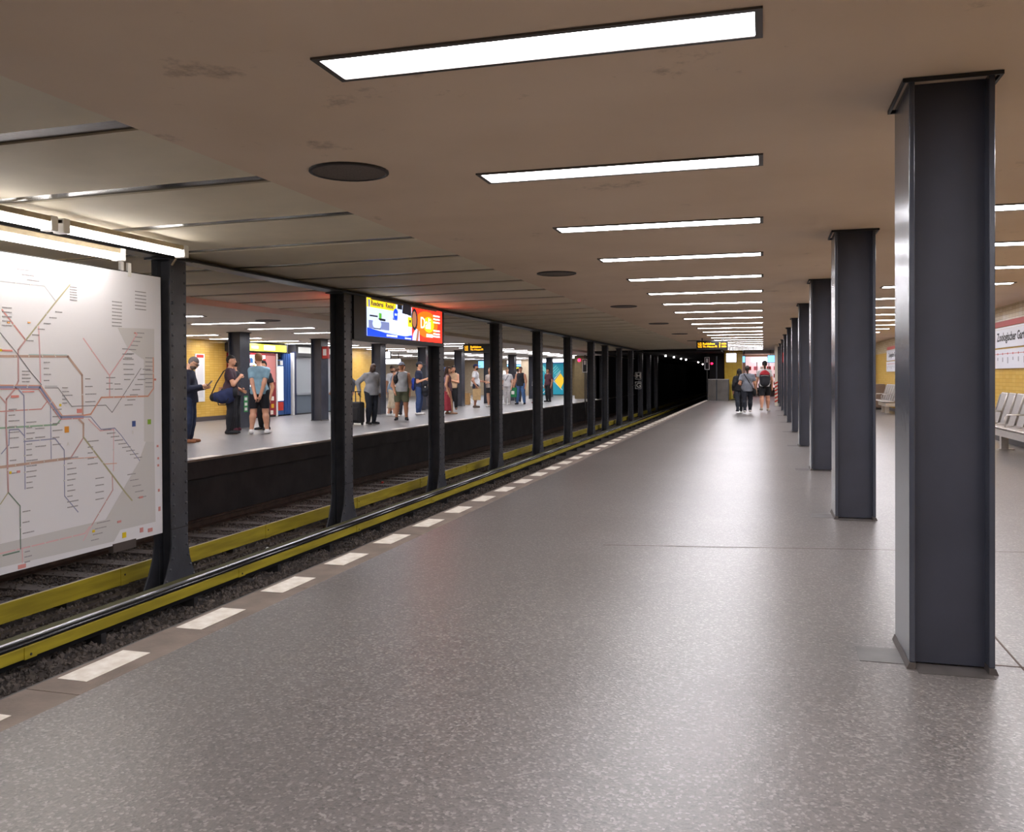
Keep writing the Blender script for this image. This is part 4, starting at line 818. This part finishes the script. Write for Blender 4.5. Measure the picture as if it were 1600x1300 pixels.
    for k in (1, -1):
        w_, d = hands[k]; a = d.cross(Vector((k, 0, .3))).normalized(); n = d.cross(a).normalized(); base = w_+d*.055*s
        for i, (o, L) in enumerate(((-.017, .036), (-.006, .043), (.006, .041), (.017, .031))):
            p = base+a*o*s; fm.tube([p-d*.012*s, p+d*L*.55*s, p+d*L*.9*s+n*k*.012*s], .0062*s, 6, .0048*s)
        p = w_+d*.018*s+a*.016*s; fm.tube([p, p+(d*.6+a*.8).normalized()*.024*s, p+(d*.9+a*.5).normalized()*.040*s], .007*s, 6, .0052*s)
    bm = bmesh.new(); bm.from_mesh(body.data); vs_ = [bm.verts.new(v) for v in fm.v]
    for q in fm.f: bm.faces.new([vs_[i] for i in q]).smooth = True
    bm.to_mesh(body.data); bm.free()
    # face
    for k in (1, -1):
        MB().ell(HL(.017*k, .049, .004), (.0065*s, .005*s, .004*s), 8, 5).build('eye', 'ink', body, True)
        MB().tube([HL(.008*k, .052, .014), HL(.017*k, .052, .017), HL(.027*k, .046, .014)], .0025*s, 5).build('eyebrow', cloth(hair), body, True)
    MB().tube([HL(-.013, .049, -.036), HL(0, .053, -.035), HL(.013, .049, -.036)], .0032*s, 6).build('mouth', mat('lips', '8a4a42', .5) and 'lips', body, True)
    if glasses:
        g = MB()
        for k in (1, -1):
            g.tube([HL(.018*k+.013*math.cos(i*math.tau/10), .058, .003+.011*math.sin(i*math.tau/10)) for i in range(11)], .002*s, 4); g.tube([HL(.03*k, .056, .005), HL(.046*k, 0, .004)], .002*s, 4)
        g.build('glasses', 'black_plastic', body)
    fr = res*.9
    # clothes
    if top:
        g = .011*s; lz = hem*s; sl = dict(tee=.55, long=2, tank=0)[top]
        def f_top(P):
            d = [f_torso(P, g), sd_cap(P, J(0, 0, .60), J(0, 0, hem), .078*s*B+g, .088*s*B+g)*.9, sd_ell(P, pel, (.097*s*B+g*1.5, .071*s*B+g*1.5, .12*s))]
            for k in (1, -1):
                a = arms[k]
                if sl == 2: d.append(f_arm(P, k, g))
                elif sl: e = [a[0][i]+(a[1][i]-a[0][i])*.62 for i in range(3)]; d.append(np.maximum(sd_cap(P, a[0], e, .030*s*B+g*.6, .031*s*B+g*.75), -(((np.array(e, np.float32)-P)@np.array(Vector(a[1])-Vector(a[0]), np.float32))/(.172*s))))
            q = blend(d, .02*s)
            if top == 'long': q = smin(q, sd_cap(P, J(0, -.012, .80), J(0, -.006, .838), .046*s, .036*s), .02*s)
            q = q+.003*s*np.sin(P[..., 2]*38/s+P[..., 0]*25/s)
            q = np.maximum(q, lz-P[..., 2]); q = np.maximum(q, P[..., 2]-.836*s); q = np.maximum(q, .004*s-sd_cap(P, J(0, .006, .825), J(0, .012, .90), .028*s, .03*s))
            if top == 'tank': q = np.maximum(q, np.abs(P[..., 0])-.088*s*B)
            return q
        field_mesh('shirt' if top != 'long' else 'jacket', f_top, lo, [hi[0], hi[1], .87*s], fr, cloth(topc), r)
    g = .010*s
    if bot in ('trousers', 'shorts', 'capri'):
        zlow = dict(trousers=.035, shorts=.315, capri=.17)[bot]*s; gg = g*(1.5 if bot != 'trousers' else 1)
        def f_bot(P):
            d = [sd_ell(P, pel, (.095*s*B+g*.6, .069*s*B+g*.6, .085*s))]+[f_leg(P, k, gg) for k in (1, -1)]
            q = blend(d, .02*s)+.0025*s*np.sin(P[..., 2]*45/s+P[..., 1]*30/s)
            return np.maximum(np.maximum(q, zlow-P[..., 2]), P[..., 2]-.57*s)
        field_mesh(bot if bot != 'capri' else 'trousers', f_bot, lo, [hi[0], hi[1], .62*s], fr, cloth(botc), r)
    else:
        zl = dict(skirt=.36, longskirt=.08)[bot]*s
        def f_sk(P):
            q = P.copy(); q[..., 1] = q[..., 1]*1.25
            return np.maximum(np.maximum(sd_cap(q, J(0, 0, .60), (0, 0, zl), .080*s*B, .125*s*B)+.006*s*np.sin(np.arctan2(P[..., 1], P[..., 0])*9), zl-P[..., 2]), P[..., 2]-.62*s)
        field_mesh('skirt', f_sk, [lo[0]-.1, lo[1]-.1, zl-.02], [hi[0]+.1, hi[1]+.1, .63*s], fr, cloth(botc), r)
    for k in (1, -1):
        a, b = foot(k)
        def f_sh(P):
            q = blend([sd_cap(P, a, b, .027*s, .021*s), sd_cap(P, legs[k][2], a, .027*s, .027*s)], .012*s)
            return np.maximum(np.maximum(q, (legs[k][2][2]-.042*s)-P[..., 2]), P[..., 2]-(legs[k][2][2]+.012*s))
        field_mesh('shoe', f_sh, np.minimum(a, b)-.06*s, np.maximum(a, b)+.07*s, fr*.8, cloth(shoe), r)
    if style != 'bald':
        def f_hair(P):
            q = (P-np.array(hc, np.float32))@Rn/s; d = sd_ell(q, (0, -.006, .012), (.049, .060, .061))
            d = np.maximum(d, np.minimum(.026-q[..., 2], q[..., 1]+.004)); d = np.maximum(d, -.040-q[..., 2])
            if style == 'long': d = smin(d, sd_cap(q, (0, -.04, .0), (0, -.062, -.13), .042, .03), .02); d = np.minimum(d, np.minimum(sd_cap(q, (.042, -.01, .02), (.052, -.012, -.10), .014, .012), sd_cap(q, (-.042, -.01, .02), (-.052, -.012, -.10), .014, .012)))
            if style == 'bun': d = smin(d, sd_ell(q, (0, -.05, .06), (.026, .026, .026)), .012)
            if style == 'tail': d = smin(d, sd_cap(q, (0, -.06, .01), (0, -.075, -.10), .02, .012), .015)
            return d*s
        field_mesh('hair', f_hair, np.array(hc)-.16*s, np.array(hc)+.11*s, res*.7, cloth(hair), r)
    if beard:
        def f_be(P):
            q = (P-np.array(hc, np.float32))@Rn/s; d = sd_ell(q, (0, .016, -.036), (.037, .042, .040)); return np.maximum(d, q[..., 2]+.018)*s
        field_mesh('beard', f_be, np.array(hc)-.1*s, np.array(hc)+.1*s, res*.7, cloth(beard), r)
    if cap:
        def f_cap(P):
            q = (P-np.array(hc, np.float32))@Rn/s; d = np.maximum(sd_ell(q, (0, -.004, .012), (.053, .065, .062)), .018-q[..., 2]); return np.minimum(d, sd_ell(q, (0, .075, .022), (.038, .045, .007)))*s
        field_mesh('cap', f_cap, np.array(hc)-.14*s, np.array(hc)+.14*s, res*.6, cloth(cap), r)
    return r
def place(o, base, rz, loc):
    o.location = loc; o.rotation_euler = (0, 0, math.radians(rz))
LX = lambda p, rz, x, y, z: (p[0]+x*math.cos(math.radians(rz))-y*math.sin(math.radians(rz)), p[1]+x*math.sin(math.radians(rz))+y*math.cos(math.radians(rz)), z)
PH = (.03, .16, .66)
p = (-11.64, 16.03)
person('person in navy blazer and jeans looking down at a phone', p, -74, 1.85, 'long', '1c2136', 'trousers', '26324e', '8a5636', 'c99a7c', '6b6460', rh=(.05, .15, .64), lh=(-.03, .165, .63), re=(.5, -.6, -1), le=(-.5, -.6, -1), head=(0, 32), glasses=True, beard='5a4c44', res=.014, hem=.46)
o = MB().box(-.038, .038, -.006, .006, 0, .14).build('phone', 'black_plastic'); place(o, 0, -74, LX(p, -74, .01, .40, 1.20)); o.rotation_euler[0] = -.7; tag(o, 'dark phone held by the person in the navy blazer', 'phone'); MB().box(-.033, .033, .006, .0065, .01, .13).build('screen', 'steel_brushed', o)
p = (-12.45, 18.76)
person('person in maroon shirt and dark jeans carrying a duffel bag', p, -68, 1.92, 'tee', '3d2430', 'trousers', '1d1e26', '1b1b20', 'c99272', '1d1613', rh=(.02, .11, .71), lh=(-.10, .10, .56), re=(.9, -.4, -.6), le=(-.5, -.5, -1), head=(-12, 0), res=.014)
dg = empty('duffel_bag', LX(p, -68, .24, -.12, .74), math.radians(-60)); tag(dg, 'navy and black duffel bag hanging at the hip of the person in maroon', 'bag')
def f_duf(P): return blend([sd_cap(P, (0, -.20, .17), (0, .17, .25), .10, .145), sd_ell(P, (0, .02, .12), (.13, .24, .12))], .06)+.005*np.sin(P[..., 1]*38+P[..., 2]*22)
field_mesh('body', f_duf, (-.25, -.45, -.1), (.25, .45, .5), .014, cloth('222c52'), dg)
MB().tube([(0, -.27, .24), (-.03, -.16, .50), (-.10, .0, .78), (-.20, .05, .82), (-.10, .11, .76), (-.02, .22, .48), (0, .26, .34)], .014, 6).build('strap', cloth('15161c'), dg, True)
MB().tube([(.11, -.14, .14), (.15, -.1, -.02), (.15, .06, -.02), (.13, .12, .14)], .014, 6).build('handle', cloth('15161c'), dg, True)
MB().ell((0, -.24, .16), (.10, .08, .10), 12, 8).build('end_panel', cloth('15161c'), dg, True)
MB().ell((0, .24, .26), (.14, .09, .14), 12, 8).build('end_panel', cloth('15161c'), dg, True)
person('person in dark clothes half hidden behind the column with hands raised', (-12.98, 19.75), 100, 1.84, 'long', '23242c', 'trousers', '1d1e24', '5a2030', 'c48c6c', '2a201b', rh=(.06, .16, .60), lh=(-.06, .15, .57), re=(.6, -.5, -1), le=(-.6, -.5, -1))
person('person in teal shirt and black shorts with hands clasped behind', (-11.77, 18.93), 22, 1.97, 'tee', '7fa0b0', 'shorts', '191920', 'd8d6d6', 'cf9a7e', '8a5d38', rh=(.03, -.10, .47), lh=(-.03, -.105, .475), re=(.6, -1, 0), le=(-.6, -1, 0), head=(38, 5), res=.014, rf=(.09, .02), lf=(-.09, -.02), beard='7a5536')
person('person in black trousers standing behind the teal shirt', (-12.52, 20.34), 170, 1.82, 'tee', '22222a', 'trousers', '17171c', '26262b', 'c08a6a', '1b1512')
p = (-10.90, 23.43)
person('person in grey hoodie resting a hand on a suitcase handle', p, -118, 1.80, 'long', '96969a', 'trousers', '242833', '16161a', '4a3226', 'b0aaa6', 'bald', rh=(.15, -.12, .53), lh=(-.11, .06, .50), re=(.5, -1, 0), le=(-.6, -1, 0), head=(5, 24), build=1.12, beard='3a2a22', hem=.47)
sc = empty('suitcase', (-11.20, 23.05, 0), math.radians(-10)); tag(sc, 'black upright trolley suitcase beside the person in grey hoodie', 'suitcase')
bevel(MB().box(-.22, .22, -.13, .13, .06, .66).build('body', mat('luggage', '15161c', .6, var=.2), sc), .05, 3); bevel(MB().box(-.17, .17, -.165, -.12, .12, .5).build('pocket', 'luggage', sc), .02)
for x in (-.07, .09): MB().box(x-.01, x+.01, .06, .08, .66, .94).build('handle_rod', 'dark_grey', sc)
MB().box(-.09, .11, .05, .09, .94, .965).build('grip', 'black_plastic', sc)
for x in (-.17, .17): MB().tube([(x-.02, .05, .035), (x+.02, .05, .035)], .035, 10).build('wheel', 'black_plastic', sc)
R2 = dict(res=.02)
person('person in white polo shirt and navy shorts looking down', (-13.3, 30.5), -160, 1.82, 'tee', 'd8d8da', 'shorts', '2b3046', '3a3a40', 'b98464', '3a2a20', head=(-20, 25), beard='3a2a20', **R2)
person('person in denim shirt and cropped beige trousers bending forward', (-12.32, 28.1), -75, 1.72, 'tee', '6f8296', 'capri', 'c3b49c', 'dcdad8', 'c9987c', '5b3a28', 'tail', rh=(.06, .14, .60), lh=(-.05, .15, .62), lean=.25, head=(0, 25), rf=(.05, .08), lf=(-.05, -.06), **R2)
person('person in black cap behind the group by the column', (-12.4, 29.3), -170, 1.86, 'tee', '2b2f40', 'trousers', '3a3d48', '2a2a2a', 'b98464', '241b16', cap='17171b', **R2)
p = (-10.92, 25.7)
person('person in grey vest, olive shorts and grey cap', p, -158, 1.84, 'tank', '9a9a9c', 'shorts', '5a5c44', '1b1b1e', 'b07a5a', '2a1d16', rh=(.12, .07, .50), re=(.7, -1, 0), head=(-25, 0), cap='8c92a2', build=1.12, rf=(.09, 0), lf=(-.08, .05), **R2)
sb = empty('shoulder_bag', LX(p, -158, .17, 0, 1.20), math.radians(-158)); tag(sb, 'black shoulder bag under the arm of the person in vest', 'bag')
def f_sb(P): return sd_ell(P, (0, 0, .1), (.10, .17, .16))+.004*np.sin(P[..., 2]*60)
field_mesh('body', f_sb, (-.2, -.25, -.1), (.2, .25, .3), .02, cloth('18181c'), sb); MB().tube([(0, -.12, .2), (-.06, -.08, .33), (-.06, .08, .33), (0, .12, .2)], .015, 6).build('strap', cloth('18181c'), sb)
p = (-11.95, 29.7)
person('person in navy shirt, blue jeans and dark cap', p, -82, 1.92, 'tee', '1f2740', 'trousers', '3a5080', 'd8d4d0', 'c99272', '1a1512', rh=(.05, .13, .66), lh=(-.1, .1, .55), cap='2c2e38', **R2)
jb = empty('carried_jacket', LX(p, -82, .06, .22, .80), math.radians(-82)); tag(jb, 'black jacket and bag carried before the navy shirt', 'jacket')
def f_jb(P): return blend([sd_ell(P, (0, 0, .3), (.13, .12, .2)), sd_ell(P, (0, .03, .05), (.12, .13, .22))], .06)+.012*np.sin(P[..., 2]*30+P[..., 0]*20)
field_mesh('cloth', f_jb, (-.25, -.25, -.3), (.25, .25, .6), .022, cloth('191b24'), jb); MB().ell((.1, .05, .2), (.03, .03, .03), 8, 5).build('buckle', 'steel_brushed', jb)
bg = empty('blue_backpack', LX(p, -82, 0, -.2, 1.0), math.radians(-82)); tag(bg, 'bright blue bag on the back of the person in navy', 'bag')
def f_bg(P): return sd_ell(P, (0, 0, .1), (.14, .09, .24))
field_mesh('body', f_bg, (-.2, -.2, -.2), (.2, .2, .4), .02, cloth('2440a0'), bg); MB().tube([(.08, .06, .28), (.09, .14, .36), (.09, .2, .3)], .015, 6).build('strap', cloth('18204a'), bg)
person('person in long red floral skirt beside a riveted column', (-10.95, 30.0), -70, 1.74, 'tank', '7a5a62', 'longskirt', '9a2f3c', 'b08a70', 'c99272', '3a241a', 'long', rf=(.05, .1), **R2)
person('person in tan top and black trousers touching the cheek', (-12.35, 34.5), -165, 1.82, 'tank', 'c2a080', 'trousers', '16161a', '7a5a48', 'c99272', '241812', 'long', rh=(.06, .10, .86), re=(1, .3, -1), lh=(.02, .12, .66), le=(-.8, 0, -1), **R2)
person('person in dark shirt and olive trousers by the stair railing', (-14.4, 40.9), -120, 1.72, 'tee', '3a3e4c', 'capri', '565a46', 'd8d8d8', '7a5440', '16110e', rh=(.06, .14, .62), head=(0, 15), **R2)
def paper_bag(name, x, y, z, w_, d, h, c, label, rz=0, logo=None):
    r = empty(name, (x, y, z), math.radians(rz)); tag(r, label, 'bag')
    b = MB(); t = .93
    b.v = [(sx*w_*k, sy*d*k, zz) for zz, k in ((0, .46), (h, .5)) for sx, sy in ((-1, -1), (1, -1), (1, 1), (-1, 1))]
    b.f = [(3, 2, 1, 0), (0, 1, 5, 4), (1, 2, 6, 5), (2, 3, 7, 6), (3, 0, 4, 7)]
    o = b.build('sack', cloth(c), r); o.modifiers.new('thick', 'SOLIDIFY').thickness = .006
    for sy in (-1, 1): MB().tube([(-w_*.2, sy*d*.48, h-.01), (-w_*.16, sy*d*.3, h+.1), (w_*.16, sy*d*.3, h+.1), (w_*.2, sy*d*.48, h-.01)], .006, 5).build('handle', cloth(c), r)
    if logo: MB().box(-w_*.2, w_*.2, -d*.5-.004, -d*.5, h*.3, h*.65).build('logo', logo, r)
paper_bag('paper_bag', -13.95, 40.75, 0, .42, .26, .56, 'b08a5a', 'large brown paper bag standing on the floor by the railing')
p = (-12.15, 36.8)
person('person in white shirt and blue cap holding a paper bag', p, -72, 1.92, 'tee', 'd8d8dc', 'shorts', '2a3048', '6a5a50', 'b8836a', '241a14', cap='1f2a5a', rh=(.14, .02, .50), lh=(-.10, .14, .60), beard='2a1d16', build=1.15, head=(-10, 0), **R2)
q = LX(p, -72, .27, .06, .37); paper_bag('paper_bag', q[0], q[1], .34, .36, .2, .50, 'c2a274', 'tan paper bag carried by the person in white shirt', -72+90)
person('person in black skirt and light cardigan facing the tracks', (-11.75, 37.7), 172, 1.76, 'tee', 'a59a94', 'skirt', '1a1a20', 'd8d4d0', 'd0a084', '6a4a34', 'long', rh=(.06, .12, .62), lh=(-.04, .13, .62), **R2)
p = (-11.98, 41.2)
person('person in pale grey shirt and pale trousers with crossbody strap', p, 172, 1.78, 'tee', 'c4c2c4', 'trousers', 'b8b4b4', 'dedcda', 'd8ac92', '8a6a4c', 'tail', build=1.1, **R2)
o = MB().tube([LX(p, 172, -.13, .14, 1.42), LX(p, 172, 0, .155, 1.2), LX(p, 172, .18, .12, .92)], .012, 6).build('crossbody_strap', cloth('33323a')); tag(o, 'dark strap crossing the pale grey shirt', 'strap')
person('person with dark backpack behind the pale grey shirt', (-12.6, 45.4), 20, 1.80, 'tee', '3a3b44', 'trousers', '2c2d34', '2a2a2a', 'b98464', '2a1d16', **R2)
p = (-11.33, 41.3)
person('person in black and white vest and blue jeans holding a green bag', p, 176, 1.84, 'tank', '1c1c22', 'trousers', '4a6c9c', '1a1a1e', 'c48c70', '4a2e1e', rh=(.17, .04, .47), glasses=True, rf=(.1, 0), lf=(-.1, 0), build=1.1, **R2)
q = LX(p, 176, .34, .10, 0); paper_bag('carrier_bag', q[0], q[1], .36, .38, .16, .46, '1f7a4a', 'green carrier bag held by the person in vest and jeans', 176-180, 'white_plastic')
person('person in white top and pink shorts partly behind a riveted column', (-11.1, 43.3), 95, 1.78, 'tee', 'd0ccd0', 'shorts', 'c8b0b4', '7a3040', 'c99272', '2a1d16', **R2)
person('person in maroon shirt and black trousers before the teal billboard', (-11.0, 45.6), 150, 1.80, 'tee', '4a2630', 'trousers', '17171c', '17171c', 'b07a5a', '1a1411', head=(0, 0), **R2)
person('person in dark grey jacket hidden behind the second riveted column', (-13.1, 26.0), 90, 1.78, 'long', '45464e', 'trousers', '2b2c33', '222222', 'c08a6a', '2a1d16', build=1.35, rh=(.16, -.12, .52), lh=(-.16, .12, .52), **R2)
p = (-.56, 32.7)
person('person in grey shirt and dark jeans walking away arm in arm', p, 0, 1.72, 'tee', '7f838e', 'trousers', '272b36', 'c8c4c0', 'c08a6c', '241a16', 'tail', lh=(-.11, .10, .58), rf=(.05, .16), lf=(-.05, -.12), llift=.02, rh=(.17, .03, .47), build=1.15, hem=.46, **R2)
o = MB().tube([LX(p, 0, -.12, -.125, 1.42), LX(p, 0, .02, -.15, 1.2), LX(p, 0, .21, -.10, .86)], .016, 6).build('crossbody_strap', cloth('17171b')); tag(o, 'black strap crossing the back of the grey shirt', 'strap')
hb = empty('hand_bag', LX(p, 0, .25, -.02, .66)); tag(hb, 'black hip bag of the person in grey shirt', 'bag')
field_mesh('body', lambda P: sd_ell(P, (0, 0, .1), (.07, .14, .13)), (-.12, -.2, -.1), (.12, .2, .3), .02, cloth('17171b'), hb)
person('person in black clothes walking away beside the grey shirt', (-.86, 33.5), 8, 1.62, 'long', '15151a', 'trousers', '2a2f38', '33333a', 'c08a6c', '1a1512', 'long', rf=(.05, .12), lf=(-.05, -.14), **R2)
p = (.04, 34.5)
person('person in white shirt, black shorts and backwards cap walking away', p, 0, 1.92, 'tee', 'd6d6d8', 'shorts', '15151a', 'b8aa98', 'cc9478', '17130f', 'tail', cap='16161a', rf=(.06, .10), lf=(-.06, -.14), llift=.02, lh=(-.18, .05, .47), head=(0, 10), **R2)
bk = empty('backpack', LX(p, 0, 0, -.22, .98)); tag(bk, 'black and red backpack on the person in white shirt', 'backpack')
field_mesh('body', lambda P: blend([sd_ell(P, (0, 0, .26), (.20, .12, .30)), sd_ell(P, (0, -.05, .12), (.18, .10, .16))], .04), (-.3, -.25, -.1), (.3, .25, .65), .02, cloth('24242a'), bk)
field_mesh('top_panel', lambda P: np.maximum(sd_ell(P, (0, 0, .27), (.215, .135, .31)), .40-P[..., 2]), (-.3, -.25, .3), (.3, .25, .65), .02, cloth('a82430'), bk)
for x in (-.12, .12): MB().tube([(x, .08, .5), (x, .2, .52), (x*1.1, .36, .4), (x*1.2, .3, .12)], .022, 6).build('strap', cloth('a82430'), bk)
MB().tube([(-.15, -.115, .36), (0, -.135, .38), (.15, -.115, .36)], .008, 5).build('zip', 'steel_brushed', bk)
